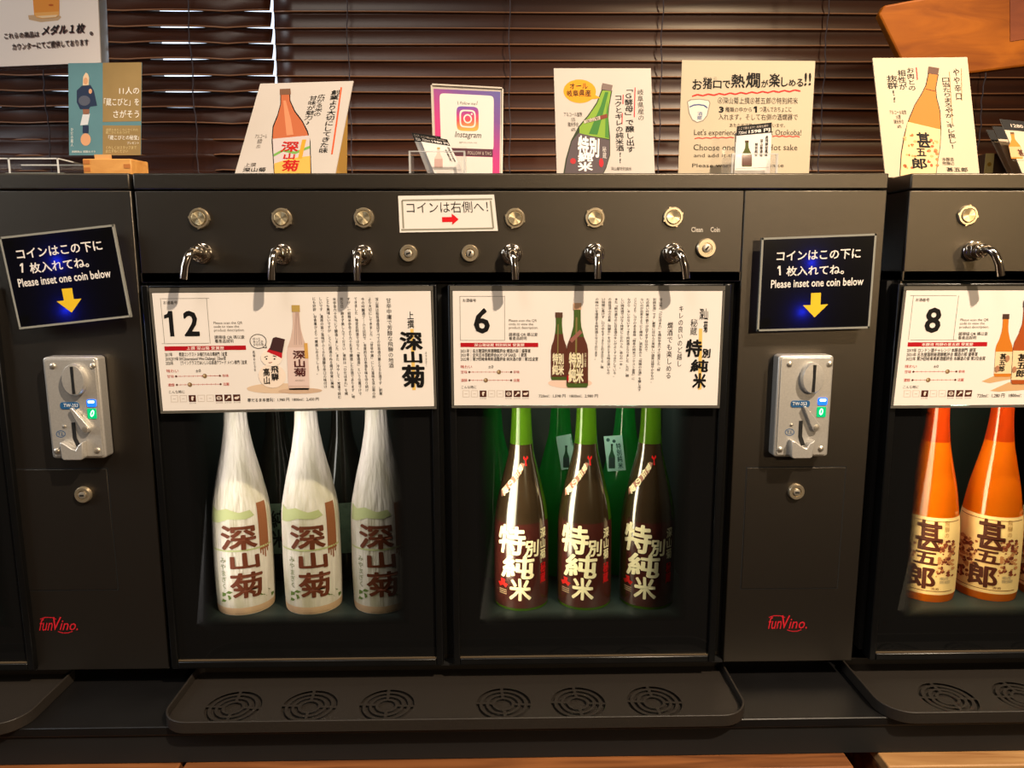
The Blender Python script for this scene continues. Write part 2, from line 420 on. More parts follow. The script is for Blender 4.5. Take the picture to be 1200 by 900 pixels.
# ------------------------------------------------------------------ room
WALLM = mat('plaster_wall', (150, 132, 112), 0.8, noise=.05, nscale=6)
mb = MB(); mb.box(-2.7, 2.7, -3.2, .9, -.05, 0, wood('floor_boards', (70, 48, 30), (110, 76, 48))); struct('floor', mb)
mb = MB(); mb.box(-2.7, 2.7, -3.2, .9, 4.2, 4.25, mat('ceiling_paint', (120, 105, 88), .8, noise=.04)); struct('ceiling', mb)
mb = MB(); mb.box(-2.75, -2.7, -3.2, .9, 0, 4.2, WALLM); struct('wall_left', mb)
mb = MB(); mb.box(2.7, 2.75, -3.2, .9, 0, 4.2, WALLM); struct('wall_right', mb)
mb = MB(); mb.box(-2.7, 2.7, -3.25, -3.2, 0, 4.2, WALLM); struct('wall_front', mb)
WY = .66; WX0, WX1, WZ0, WZ1 = -1.7, 1.9, 1.05, 2.35
mb = MB()
mb.box(-2.7, WX0, WY, WY+.12, 0, 4.2, WALLM); mb.box(WX1, 2.7, WY, WY+.12, 0, 4.2, WALLM)
mb.box(WX0, WX1, WY, WY+.12, 0, WZ0, WALLM); mb.box(WX0, WX1, WY, WY+.12, WZ1, 4.2, WALLM); struct('wall_back', mb)
mb = MB(); fm = wood('window_wood', (40, 26, 16), (62, 40, 25))
for a in (WX0, -.75, .58, WX1-.05): mb.box(a, a+.05, WY+.02, WY+.08, WZ0, WZ1, fm)
mb.box(WX0, WX1, WY+.02, WY+.08, WZ0, WZ0+.05, fm); mb.box(WX0, WX1, WY+.02, WY+.08, WZ1-.05, WZ1, fm)
wo = struct('window_1', mb)
mb = MB(); mb.box(WX0+.03, WX1-.03, WY+.045, WY+.05, WZ0+.03, WZ1-.03, CLEAR); g = mb.build('glass_pane', wo, smooth=False)

# ------------------------------------------------------------------ venetian blinds
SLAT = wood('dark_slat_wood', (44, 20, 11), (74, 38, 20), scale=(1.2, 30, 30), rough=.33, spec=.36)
SLAT_LIT_EDGE = wood('slat_edge_highlight', (124, 80, 52), (166, 116, 80), scale=(1.2, 30, 30), rough=.35, spec=.5)  # paler strip: bright rim highlight painted into the slats' lower edge
CORD = mat('blind_cord', (70, 60, 66), .7)
BY = .52
def blind(name, x0, x1, label, ang, cords, gaps):
    root = empty(name, ((x0+x1)/2, BY, 2.42), label, 'blind')
    z0, z1, pitch, wd = 1.40, 2.40, .0278, .0325
    mb = MB(); k = 0; z = z0
    while z < z1:
        n = 60; vs = []
        for i in range(n+1):
            x = x0+(x1-x0)*i/n
            a = ang(x, z); a = math.radians(a)
            dz = .0006*math.sin(x*9+z*40)
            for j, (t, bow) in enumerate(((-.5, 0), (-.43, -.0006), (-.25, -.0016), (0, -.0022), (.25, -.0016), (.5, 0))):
                # lower edge leans into the room
                y = BY + wd*t*math.cos(a) - bow*math.sin(a); zz = z + dz + wd*t*math.sin(a) + bow*math.cos(a)*.3
                vs.append((x, y, zz))
        fs = []; f2 = []
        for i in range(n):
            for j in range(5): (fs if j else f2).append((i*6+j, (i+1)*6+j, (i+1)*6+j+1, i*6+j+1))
        mb.add(vs, fs, SLAT); k0 = len(mb.v)-len(vs); e_ = mb.mi(SLAT_LIT_EDGE)
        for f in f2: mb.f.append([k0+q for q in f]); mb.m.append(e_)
        z += pitch
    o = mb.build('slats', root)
    so = o.modifiers.new('solid', 'SOLIDIFY'); so.thickness = .002
    mb = MB(); mb.box(x0, x1, BY-.025, BY+.025, 2.405, 2.45, SLAT); mb.build('head_rail', root, bevel=.003)
    for c in cords:
        mb = MB()
        pts = []
        zz = 1.40
        while zz < 2.41:
            pts.append((c+.0015*math.sin(zz*60), BY-.017+.0015*math.sin(zz*226), zz)); zz += .007
        mb.tube(pts, .0011, CORD, 6); mb.build('ladder_cord', root)
    return root
def angL(x, z):
    s = math.sin((x+1.05)*math.pi/.187)
    k = int(round((z-1.40)/.0278)); rr = random.Random(k*13+5).random()
    open_ = 1.0 if z > 1.615 else (.95 if 1.52 < z < 1.575 and -.52 < x < -.36 else (-.6 if z < 1.6 else 0))
    return 83 - 23*open_*max(0, abs(s)**.6)*(.75+.35*rr)
bxs = X_blind = P(319.5, 40, BY).x
blind('venetian_blind', -1.62, bxs-.001, 'dark brown wooden slat blind at the left with daylight showing between slats', angL,
      [P(p, 120, BY).x for p in (60, 232)], None)
blind('venetian_blind', bxs+.004, 1.75, 'dark brown wooden slat blind behind the handwritten signs, closed tight', lambda x, z: 85,
      [P(p, 60, BY).x for p in (410, 597, 773, 963, 1150)], None)

# ------------------------------------------------------------------ counter and wooden units
YC = PZ(600, 846.5, Z_CNT).y; ZFB = P(600, 889.5, YC).z
COUNTER = mat('counter_black', (17, 16, 16), .40, noise=.15, nscale=25)
r_ = empty('counter', (0, .2, ZFB), 'long black counter that the dispensers and drip trays stand on', 'counter')
mb = MB(); mb.box(-1.9, 1.9, YC, .6, Z_CNT-.012, Z_CNT, COUNTER); mb.build('counter_top', r_, bevel=.0015)
mb = MB(); mb.box(-1.9, 1.9, YC+.003, .58, ZFB, Z_CNT-.012, MATTE); mb.build('fascia', r_)
BW = wood('reddish_wood', (84, 46, 22), (148, 92, 50), scale=(4, 60, 60), rough=.5)
BW2 = wood('pale_wood', (150, 104, 60), (205, 160, 104), scale=(5, 30, 60), rough=.5)
Zw = ZFB-.0003
def wood_unit(px0, px1, label, m, rustic=False):
    a, b = P(px0, 893, YC-.012).x+.002, P(px1, 893, YC-.012).x-.002
    root = empty('wooden_base_unit', ((a+b)/2, .2, 0), label, 'cabinet', 'wooden units under the counter')
    mb = MB(); mb.box(a, b, YC-.012, .5, .62, Zw-.016, BW); mb.build('carcass', root, bevel=.002)
    mb = MB(); mb.box(a-.0005, b+.0005, YC-.022, .5, Zw-.016, Zw-.001, m); mb.build('top_board', root, bevel=.002)
    n = max(1, int((b-a)/.2))
    for i in range(n):
        mb = MB(); w_ = (b-a)/n; mb.box(a+i*w_+.002, a+(i+1)*w_-.002, YC-.018, YC-.012, .02, Zw-.02, BW); mb.build('front_board', root, bevel=.001)
    mb = MB(); mb.box(a+.02, b-.02, YC+.02, .48, 0, .62, MATTE); mb.build('base', root)
wood_unit(-160, 206, 'short reddish wooden unit under the counter at the left end', BW)
wood_unit(209, 998, 'long reddish wooden unit under the middle of the black counter', BW)
wood_unit(1035, 1420, 'pale topped wooden unit under the counter at the right end', BW2)

# ------------------------------------------------------------------ dispensers
def hexnut(mb, c, r, y0, y1, m):
    pts = [(c[0]+r*math.cos(math.pi/6+k*math.pi/3), y0, c[2]+r*math.sin(math.pi/6+k*math.pi/3)) for k in range(6)]
    mb.prism(pts, (0, y1-y0, 0), m)
def tap(root, px, py, lean):
    c = P(px, py)
    mb = MB(); mb.lathe([(.0125, 0), (.0125, .003), (.011, .004)], c, CHROME, 'y'); hexnut(mb, c, .0115, -.014, -.0035, CHROME)
    mb.lathe([(.0085, .013), (.0085, .02), (.0065, .022)], c, CHROME, 'y')
    o = mb.build('tap', root, bevel=.0006)
    mb = MB(); pts = [(0, .018, 0), (0, .024, .001), (.06, .0295, .0012), (.2, .034, -.001), (.45, .0365, -.0065), (.75, .037, -.0155), (1, .037, -.030)]
    mb.tube([c+Vector((lean*u, -y, z)) for u, y, z in pts], .0047, CHROME, 16)
    mb.build('spout', o)
def button(root, px, py, lit):
    c = P(px, py)
    mb = MB(); mb.lathe([(.0122, 0), (.0122, .0022), (.0112, .0036), (.0092, .0036), (.0088, .0016), (.002, .0016)], c, BEZEL, 'y', 40)
    for k in range(4):
        a = math.radians(-80+k*90+px*.7); mb.box(c.x+.0115*math.cos(a)-.0012, c.x+.0115*math.cos(a)+.0012, -.0032, 0, c.z+.0115*math.sin(a)-.0012, c.z+.0115*math.sin(a)+.0012, BEZEL)
    o = mb.build('push_button', root)
    mb = MB(); mb.lathe([(.0084, .0014), (.0084, .0042), (.0076, .005), (.001, .0046)], c, SPUN, 'y', 40); mb.build('button_cap', o)
def lock(root, px, py, r=.0105, slot=0.0, key=False):
    c = P(px, py)
    mb = MB(); mb.lathe([(r, 0), (r, .004), (r*.9, .0055), (r*.58, .0055), (r*.55, .004), (.001, .004)], c, BEZEL, 'y', 36)
    o = mb.build('cam_lock' if not key else 'key_switch', root)
    mb = MB()
    mb.lathe([(r*.42, .004), (r*.42, .0062), (r*.3, .0066), (.0005, .0066)], c, STEEL, 'y', 24)
    mb.build('lock_barrel', o)
    mb = MB(); a = slot; d = Vector((math.cos(a), 0, math.sin(a)))*r*.26; n_ = Vector((-math.sin(a), 0, math.cos(a)))*r*.09; e = Vector((0, -.0067, 0))
    mb.prism([c+e-d-n_, c+e+d-n_, c+e+d+n_, c+e-d+n_], (0, -.0002, 0), MATTE); mb.build('keyhole', o)

_frit = None
def frit_glass():
    """tinted door glass with a fired black border that fades out in dots towards the viewing window"""
    global _frit
    if _frit: return _frit
    m = bpy.data.materials.new('door_glass'); m.use_nodes = True; nt = m.node_tree; nt.nodes.remove(nt.nodes['Principled BSDF'])
    N = nt.nodes.new; L = nt.links.new
    tc = N('ShaderNodeTexCoord'); sx = N('ShaderNodeSeparateXYZ'); L(tc.outputs['Object'], sx.inputs[0])
    def mth(op, a, b=None, clamp=False):
        n = N('ShaderNodeMath'); n.operation = op; n.use_clamp = clamp
        for i, q in enumerate((a, b)):
            if q is None: continue
            if isinstance(q, (int, float)): n.inputs[i].default_value = q
            else: L(q, n.inputs[i])
        return n.outputs[0]
    ex = mth('DIVIDE', mth('SUBTRACT', mth('ABSOLUTE', mth('ADD', sx.outputs[0], .003)), .112), .026, True)
    ez = mth('DIVIDE', mth('SUBTRACT', Z(716)-(Z_DB+Z_DT)/2, sx.outputs[2]), .016, True)
    fr = mth('MAXIMUM', ex, ez, True)
    t = N('ShaderNodeBsdfTransparent'); t.inputs[0].default_value = (.9, .93, .9, 1)
    b = N('ShaderNodeBsdfDiffuse'); b.inputs[0].default_value = (.006, .006, .006, 1)
    mx = N('ShaderNodeMixShader'); L(fr, mx.inputs[0]); L(t.outputs[0], mx.inputs[1]); L(b.outputs[0], mx.inputs[2])
    g = N('ShaderNodeBsdfGlossy'); g.inputs['Roughness'].default_value = .05
    fz = facing_reflect(nt, .022)
    m2 = N('ShaderNodeMixShader'); L(fz, m2.inputs[0]); L(mx.outputs[0], m2.inputs[1]); L(g.outputs[0], m2.inputs[2])
    L(m2.outputs[0], nt.nodes['Material Output'].inputs[0]); _frit = m; return m
def door(root, x0, x1, cap=True):
    z0, z1 = Z_DB, Z_DT; b = .009
    mb = MB(); y0, y1 = -.008, .012
    mb.box(x0, x0+b, y0, y1, z0, z1, PLASTIC); mb.box(x1-b, x1, y0, y1, z0, z1, PLASTIC)
    mb.box(x0+b, x1-b, y0, y1, z1-b, z1, PLASTIC); mb.box(x0+b, x1-b, y0, y1, z0, z0+b, PLASTIC)
    o = mb.build('door', root, bevel=.0015)
    c = Vector(((x0+x1)/2, 0, (z0+z1)/2))
    mb = MB(); mb.box(x0+b, x1-b, -.003, 0, z0+b, z1-b, frit_glass()); mb.build('glass_pane', o, smooth=False, loc=c)
    mb = MB(); mb.box(x0+b, x1-b, -.0062, -.0035, z0+b-.001, z0+b+.0012, mat('trim_bronze', (120, 104, 82), .4, metal=.5)); mb.build('lower_trim', o)
    return o
ACC_BLUE = mat('badge_blue', (38, 92, 140), .4)
def acceptor(root, ox, oy):
    """coin acceptor; pixel positions as on the right one, shifted by (ox, oy)"""
    YF = -.019
    def A(x, y, Y=YF): return P(x+ox, y+oy, Y)
    cx, cz = P(941.5+ox, 476.5+oy, YF).x, P(941.5+ox, 476.5+oy, YF).z
    k = (P(1041.5+ox, 476+oy, YF).x-P(941.5+ox, 476+oy, YF).x)/100.0
    kz = (P(941+ox, 426+oy, YF).z-P(941+ox, 526+oy, YF).z)/100.0
    def L(x, y, Y=YF): return Vector((cx+(x-941.5)*k, Y, cz-(y-476.5)*kz))
    mb = MB(); a, b = L(909.5, 417), L(973.5, 536)
    def rr(x0, x1, z0, z1, r, y):
        pts = []
        for (qx, qz, a0) in ((x1-r, z1-r, 0), (x0+r, z1-r, 90), (x0+r, z0+r, 180), (x1-r, z0+r, 270)):
            for t in (0, 30, 60, 90): pts.append((qx+r*math.cos(math.radians(a0+t)), y, qz+r*math.sin(math.radians(a0+t))))
        return pts
    mb.prism(rr(a.x, b.x, b.z, a.z, .004, -.0005), (0, YF+.0005, 0), CAST)
    o = mb.build('coin_acceptor', root, bevel=.0018)
    mb = MB(); fr = rr(a.x+.003, b.x-.003, b.z+.003, a.z-.003, .003, YF-.0002); mb.prism(fr, (0, -.0012, 0), CAST); mb.build('face_plate', o, bevel=.0004)
    c = L(947.5, 442.5)
    mb = MB(); mb.lathe([(.0195, .001), (.0192, .008), (.0178, .0098), (.001, .0104)], c, CAST, 'y', 40, sx=.72); d = mb.build('coin_slot_disc', o)
    q = [L(946.2, 427), L(949.6, 427), L(949.6, 458), L(946.2, 458)]
    mb = MB(); mb.prism([v+Vector((0, -.0098, 0)) for v in q], (0, -.0007, 0), MATTE); mb.build('coin_slot', o)
    # return lever with rounded pivot
    def cap2(p, q_, r0, r1, dep, m, y0):
        p, q_ = p+Vector((0, y0, 0)), q_+Vector((0, y0, 0)); d_ = (q_-p).normalized(); n_ = Vector((-d_.z, 0, d_.x)); pts = []
        for t in range(9):
            a_ = math.pi/2+math.pi*t/8; pts.append(p+n_*r0*math.sin(a_)+d_*r0*math.cos(a_))
        for t in range(9):
            a_ = -math.pi/2+math.pi*t/8; pts.append(q_+n_*r1*math.sin(a_)+d_*r1*math.cos(a_))
        m_ = MB(); m_.prism(pts, (0, -dep, 0), m); return m_
    cap2(L(941.2, 476.5), L(955.3, 499.5), .0017, .0052, .006, CAST, -.0015).build('return_lever', o, bevel=.0006)
    mb = MB(); mb.lathe([(.0034, .0074), (.0034, .0084), (.0005, .0088)], L(955.3, 499.5), STEEL, 'y', 20); mb.build('pivot', o)
    mb = MB(); e = Vector((0, -.00145, 0))
    pts = [L(936.8, 493), L(941.2, 492.5), L(941.4, 511), L(945.5, 521), L(940.8, 523), L(937, 512)]
    mb.prism([v+e for v in pts], (0, -.0004, 0), MATTE); mb.build('reject_slot', o)
    mb = MB(); e = Vector((0, -.0014, 0))
    out = [L(926, 514), L(931, 515.5), L(939, 521.5), L(944, 523.5), L(947, 518), L(953, 514), L(951.5, 534), L(949, 535.5), L(929, 535.5), L(926.5, 533)]
    mb.prism([v+e for v in out], (0, -.010, 0), CAST); mb.build('coin_return_cup', o, bevel=.0012)
    for x, y in ((922, 427), (968.2, 427), (916.5, 526.5), (964.5, 526)):
        mb = MB(); mb.lathe([(.0034, .001), (.0034, .0024), (.0022, .0034), (.0003, .0036)], L(x, y), STEEL, 'y', 16); mb.build('screw', o)
    for x, y in ((949, 483.5), (928.2, 497.5)):
        mb = MB(); mb.lathe([(.002, .001), (.0018, .0024), (.0003, .003)], L(x, y), STEEL, 'y', 12); mb.build('rivet', o)
    def plate(name, x0, y0, x1, y1, m, dep=.0009, r=.003):
        mb = MB(); p_, q_ = L(x0, y1), L(x1, y0); mb.prism(rr(p_.x, q_.x, p_.z, q_.z, r, YF-.0013), (0, -dep, 0), m); return mb.build(name, o)
    plate('badge', 926, 469, 948, 477, ACC_BLUE)
    plate('indicator_lamp', 957.5, 466, 968, 474.5, mat('blue_lamp', (20, 90, 220), .2, emit=(30, 110, 255), es=1.4), .0012, .0018)
    plate('lamp_core', 959, 467.2, 966.5, 470.2, mat('blue_lamp_core', (190, 225, 255), .2, emit=(190, 225, 255), es=2.2), .0016, .0012)
    plate('digit_display', 957, 476.5, 967.3, 488.5, mat('green_display', (10, 130, 80), .2, emit=(0, 190, 110), es=.9), .0010, .001)
    s = Sheet('x', [(926+ox, 469+oy), (968+ox, 469+oy), (968+ox, 510+oy), (926+ox, 510+oy)], None, None, Y=YF-.0026, root=o, build=False)
    s.text('TW-353', 928.5+ox, 471+oy, 945.5+ox, 475+oy, ink(225, 230, 235), weight=.02, part='badge_lettering')
    s.text('0', 960+ox, 478.5+oy, 964.5+ox, 486.5+oy, mat('digit_glow', (200, 255, 225), .3, emit=(190, 255, 225), es=1.6), weight=.02, shear=.2, part='digit')
    s.done()
    s = Sheet('x', [(915+ox, 500+oy), (935+ox, 500+oy), (935+ox, 515+oy), (915+ox, 515+oy)], None, None, Y=YF-.0014, root=o, build=False)
    s.ring('maker_mark', 925.3+ox, 506.5+oy, 5.6, 4.2, .8, ACC_BLUE); s.text('T.L', 922+ox, 504.5+oy, 928.6+ox, 508.4+oy, ACC_BLUE, part='maker_mark', weight=.02)
    s.done()

def column(root, ox, oy, x0, x1, lockpx):
    mb = MB(); mb.box(x0, x1, 0, .40, Z_BOT, Z_SEAM-.0012, POWDER); mb.build('coin_column', root, bevel=.0012)
    q = [(875, 547.5), (990, 548.5), (981, 690), (869, 688)]
    a, b = P(873+ox, 548+oy), P(984+ox, 690+oy)
    z1, z0 = P(930+ox, 548+oy).z, P(930+ox, 689+oy).z; xa, xb = P(872+ox, 618+oy).x, P(985.5+ox, 618+oy).x
    mb = MB(); mb.box(xa-.0015, xb+.0015, -.0002, .001, z0-.0015, z1+.0015, MATTE); mb.build('coin_box_gap', root)
    mb = MB(); mb.box(xa, xb, -.0008, .001, z0, z1, POWDER); d = mb.build('coin_box_door', root, bevel=.0004)
    lock(d, *lockpx)
    acceptor(root, ox, oy)
    s = Sheet('x', [(895+ox, 715+oy), (950+ox, 715+oy), (950+ox, 745+oy), (895+ox, 745+oy)], None, None, Y=-.0003, root=root, build=False)
    R2 = mat('logo_red', (200, 30, 45), .5)
    s.text('fun', 900+ox, 723+oy, 915.8+ox, 737+oy, R2, shear=.3, weight=.004, part='brand_lettering')
    s.text('V', 916.2+ox, 721+oy, 926+ox, 736.5+oy, R2, shear=.25, weight=.008, part='brand_lettering')
    s.text('ino.', 924+ox, 725+oy, 945.5+ox, 736.5+oy, R2, shear=.3, weight=.004, part='brand_lettering')
    s.line('brand_lettering', [(901+ox, 723.5+oy), (907+ox, 721.5+oy), (914+ox, 721.5+oy), (920+ox, 723.5+oy)], .9, R2)
    s.line('brand_lettering', [(922+ox, 738+oy), (928+ox, 739.8+oy), (934+ox, 739.6+oy), (939+ox, 737.8+oy)], .9, R2)
    s.done()

def cavity(root, doors, xl, xr):
    """insulated case behind the doors: open compartments with shelf floors"""
    D = .36; mb = MB(); lo = Z_BOT
    mb.box(xl, xr, .34, .40, lo, Z_SEAM-.0012, POWDER)
    mb.box(xl, xr, .0, .34, Z_PAN+.001, Z_PAN+.012, POWDER)
    mb.box(xl, xr, .014, .34, lo, Z_DB+.004, POWDER)
    mb.box(xl, xr, 0, .014, lo, Z_DB-.002, MATTE)
    ed = sorted([xl]+[d for dd in doors for d in dd[:2]]+[xr])
    for a, b in ((ed[0], ed[1]), (ed[2], ed[3]) if len(ed) > 4 else (ed[-2], ed[-1]), (ed[-2], ed[-1])):
        mb.box(a-.0 if a == xl else a-.004, b if b == xr else b+.004, .013, .34, Z_DB+.004, Z_PAN, MATTE)
    mb.build('cabinet', root)
    for (a, b, zs) in doors:
        mb = MB(); mb.box(a+.005, b-.005, .016, .339, Z_DB+.005, zs, LINING)
        mb.box(a+.005, b-.005, .33, .339, zs, Z_PAN-.002, LINING); mb.build('shelf', root)

PXT = {}
def cap_and_panel(root, x0, xc, x1):
    mb = MB(); mb.box(x0, x1, -.0015, .41, Z_SEAM, Z_TOP, POWDER); mb.build('top_cap', root, bevel=.0018)
    mb = MB(); mb.box(x0+.0006, xc-.0008, 0, .02, Z_PAN, Z_SEAM-.0016, POWDER); mb.build('tap_panel', root, bevel=.001)
    mb = MB(); mb.box(x0+.02, x1-.02, .012, .40, Z_SEAM-.002, Z_SEAM+.001, MATTE); mb.build('cap_seam', root)
    mb = MB(); mb.box(x0+.03, x1-.03, .05, .39, Z_CNT, Z_BOT+.001, MATTE); mb.build('plinth', root)

# --- middle dispenser
D1 = ((X(165, 333)+P(207, 783).x)/2, (P(514, 331).x+P(518.5, 774).x)/2)
D2 = ((P(526, 331).x+P(531, 772).x)/2, (X(855, 333)+P(836, 768).x)/2)
D3 = ((P(1056, 333).x+P(1009, 769).x)/2, 0); D3 = (D3[0], D3[0]+D2[1]-D2[0]+.02)
ZS = [P(290, 724, .055).z, P(685, 716, .06).z, P(1150, 706, .06).z]
root = empty('sake_dispenser', ((XB0+XB1)/2, .2, Z_CNT), 'black six tap bottle dispenser in the middle with doors numbered 12 and 6', 'dispenser')
cap_and_panel(root, XB0, XBC, XB1); cavity(root, [(*D1, ZS[0]), (*D2, ZS[1])], XB0, XBC-.001)
column(root, 0, 0, XBC, XB1, (932, 575.5))
door(root, *D1); door(root, *D2)
for px, py, ln in ((238, 297, -.010), (331.5, 298, -.004), (425.5, 299, -.001), (599.5, 298, .004), (696.5, 297, -.0005), (788, 297, .009)): tap(root, px, py, ln)
for px, py in ((234, 256), (330.5, 256), (426.5, 255.5), (603.5, 256), (697, 255.5), (788.5, 254.5)): button(root, px, py, 0)
lock(root, 479, 297, slot=.3); lock(root, 551, 297, slot=1.2); lock(root, 827, 291, .0118, slot=.9, key=True)
s = Sheet('x', [(800, 260), (860, 260), (860, 280), (800, 280)], None, None, Y=-.0003, root=root, build=False)
WH = ink(215, 205, 190)
s.text('Clean', 810, 266, 823.5, 272, WH, weight=.03, part='switch_lettering'); s.text('Coin', 832.5, 266, 843.5, 272, WH, weight=.03, part='switch_lettering'); s.done()
MIDDLE = root
# --- left dispenser: its coin column and the edge of its last door
XA0 = XA1-.55; DA = (P(38, 600).x-.33, (P(20, 500).x+P(38, 775).x)/2)
root = empty('sake_dispenser', (XA1-.27, .2, Z_CNT), 'black bottle dispenser at the left edge with a tilted coin notice on its column', 'dispenser')
xac = (P(0, 380).x+P(41, 775).x)/2
cap_and_panel(root, XA0, xac, XA1); cavity(root, [(*DA, ZS[0])], XA0, xac-.001)
column(root, -854, 2, xac, XA1, (99, 579))
door(root, *DA)
# --- right dispenser: its first door and first taps
root = empty('sake_dispenser', (XC0+.3, .2, Z_CNT), 'black bottle dispenser at the right edge with a door numbered 8', 'dispenser')
XC1 = XC0+.62
cap_and_panel(root, XC0, XC1, XC1); cavity(root, [(*D3, ZS[2])], XC0, XC1)
door(root, *D3)
tap(root, 1139, 294, .014); tap(root, 1236, 294, .012); button(root, 1133, 252.5, 0)
# sides that the gaps between the cases show
for nm, x0, x1 in (('side_panel', XC0, XC0+.002),):
    mb = MB(); mb.box(x0, x1, .004, .40, Z_BOT, Z_SEAM-.002, POWDER); mb.build('side_panel', root)
RIGHT = root

# lights inside the three lit compartments: a strip up the left front corner and one under the top
def strip(name, x, z, sx, sy, target, e, col):
    return lamp(name, 'AREA', (x, .024, z), target, e, col, shape='RECTANGLE', size=sx, size_y=sy)
for i, (d, zs, col, e) in enumerate(((D1, ZS[0], (1.0, .92, .88), .24), (D2, ZS[1], (1.0, .84, .60), .33), (D3, ZS[2], (1.0, .78, .48), .62))):
    xm = (d[0]+d[1])/2
    strip('case_top_strip', xm, zs+.30, .22, .02, (xm, .16, zs+.08), e, col)
    strip('case_side_strip', d[0]+.04, zs+.17, .06, .30, (xm, .11, zs+.15), e*(1.25 if i == 1 else .7), col).data.spread = math.radians(95)
    lamp('case_back_strip', 'AREA', (xm, .31, zs+.36), (xm, .22, zs), e*(1.6 if i == 1 else .8), (.70, 1.0, .80), shape='RECTANGLE', size=.24, size_y=.03)

# ------------------------------------------------------------------ bottles
def children(o): return [c for c in bpy.data.objects if c.parent == o]
def copy_tree(o, parent=None):
    c = o.copy(); COL.objects.link(c); c.parent = parent
    for ch in children(o): copy_tree(ch, c)
    return c
def bottle_profile(cx, by, pts, Y, zs):
    """(radius px, photo row) -> (radius m, height m)"""
    out = []
    for r, y in pts:
        a, b = P(cx-r, y, Y), P(cx+r, y, Y); out.append(((b.x-a.x)/2, max(0.0, a.z-zs)))
    return out
def rfun_of(prof):
    hs = [h for r, h in prof]; rs = [r for r, h in prof]
    return lambda z: float(np.interp(z, hs, rs))
def smooth_prof(prof, n=44):
    pr = [p for i, p in enumerate(prof) if i == len(prof)-1 or prof[i+1][1] > p[1]+1e-6]
    hs = np.array([h for r, h in pr]); rs = np.array([r for r, h in pr])
    if hs[0] > 0: hs = np.insert(hs, 0, 0.0); rs = np.insert(rs, 0, rs[0]*.97)
    d = np.linspace(hs[0], hs[-1], n); r = np.interp(d, hs, rs)
    for _ in range(1): r[2:-2] = (r[1:-3]+2*r[2:-2]+r[3:-1])/4
    return list(zip(r, d))
def band(name, z0, z1, m, root, rf, n=18, lay=.0003, a0=-180, a1=180, seg=48):
    mb = MB(); vs = []
    for i in range(n+1):
        z = z0+(z1-z0)*i/n
        for k in range(seg+1):
            a = math.radians(a0+(a1-a0)*k/seg); rr_ = rf(z)+lay; vs.append((rr_*math.sin(a), -rr_*math.cos(a), z))
    mb.add(vs, [(i*(seg+1)+k, i*(seg+1)+k+1, (i+1)*(seg+1)+k+1, (i+1)*(seg+1)+k) for i in range(n) for k in range(seg)], m)
    return _build_local(mb, name, root)
YB = .10
def zfun(cx, zs): return lambda y: max(.003, P(cx, y, YB-.03).z-zs)
# door 12: paper wrapped bottles
cx, zs = 288.5, ZS[0]
prof = smooth_prof([(p, h) for p, h in bottle_profile(cx, 722, [(29.5, 723), (31.5, 716), (32.5, 700), (33.5, 660), (33.3, 610), (32.3, 590), (25.5, 557), (18.5, 528), (13.6, 499), (12.6, 478), (12.2, 430)], YB, zs)])
prof = [(r, h+.0004) for r, h in prof]
rf = rfun_of(prof)
WRAP = bpy.data.materials.new('printed_wrapping_paper'); WRAP.use_nodes = True
nt = WRAP.node_tree; b = nt.nodes['Principled BSDF']; b.inputs['Roughness'].default_value = .55
tc = nt.nodes.new('ShaderNodeTexCoord'); mp = nt.nodes.new('ShaderNodeMapping'); mp.inputs['Scale'].default_value = (30, 30, 9)
n = nt.nodes.new('ShaderNodeTexNoise'); n.inputs['Scale'].default_value = 1.0; n.inputs['Detail'].default_value = 4
r = nt.nodes.new('ShaderNodeValToRGB'); e = r.color_ramp.elements
e[0].position = .36; e[0].color = (*lin((184, 172, 150)), 1); e[1].position = .6; e[1].color = (*lin((222, 208, 200)), 1)
nt.links.new(tc.outputs['Object'], mp.inputs[0]); nt.links.new(mp.outputs[0], n.inputs['Vector']); nt.links.new(n.outputs['Fac'], r.inputs[0]); nt.links.new(r.outputs[0], b.inputs['Base Color'])
mp2 = nt.nodes.new('ShaderNodeMapping'); mp2.inputs['Scale'].default_value = (120, 120, 7); n2 = nt.nodes.new('ShaderNodeTexNoise'); n2.inputs['Scale'].default_value = 1; n2.inputs['Detail'].default_value = 2
bp = nt.nodes.new('ShaderNodeBump'); bp.inputs['Strength'].default_value = .7; bp.inputs['Distance'].default_value = .006
nt.links.new(tc.outputs['Object'], mp2.inputs[0]); nt.links.new(mp2.outputs[0], n2.inputs['Vector']); nt.links.new(n2.outputs['Fac'], bp.inputs['Height']); nt.links.new(bp.outputs[0], b.inputs['Normal'])
c0 = P(cx, 722, YB-.02)
B12 = empty('sake_bottle', (P(289, 700, YB).x, YB, zs), 'x', 'bottle', 'white wrapped bottles behind the door numbered 12')
def local_lathe(name, prof, m, root, seg=40):
    mb = MB(); mb.lathe(prof, (0, 0, 0), m, 'z', seg)
    me = bpy.data.meshes.new(name); me.from_pydata(mb.v, [], mb.f); me.materials.append(m); me.update()
    bm = bmesh.new(); bm.from_mesh(me); bmesh.ops.recalc_face_normals(bm, faces=bm.faces); bm.to_mesh(me); bm.free()
    me.polygons.foreach_set('use_smooth', [True]*len(me.polygons)); me.set_sharp_from_angle(angle=math.radians(50))
    o = bpy.data.objects.new(name, me); COL.objects.link(o); o.parent = root; return o
local_lathe('wrapped_body', prof, WRAP, B12)
top = prof[-1]
local_lathe('cap', [(top[0]*1.02, top[1]-.001), (top[0]*1.1, top[1]), (top[0]*1.1, top[1]+.02), (top[0]*.9, top[1]+.022), (.001, top[1]+.022)], mat('gold_cap', (180, 140, 60), .35, metal=1), B12)
zf = zfun(cx, zs); cn = Can(.04, 33.5, 1, zf); o_ = -290
BRN = ink(104, 50, 30)
HILL = ink(176, 178, 128)
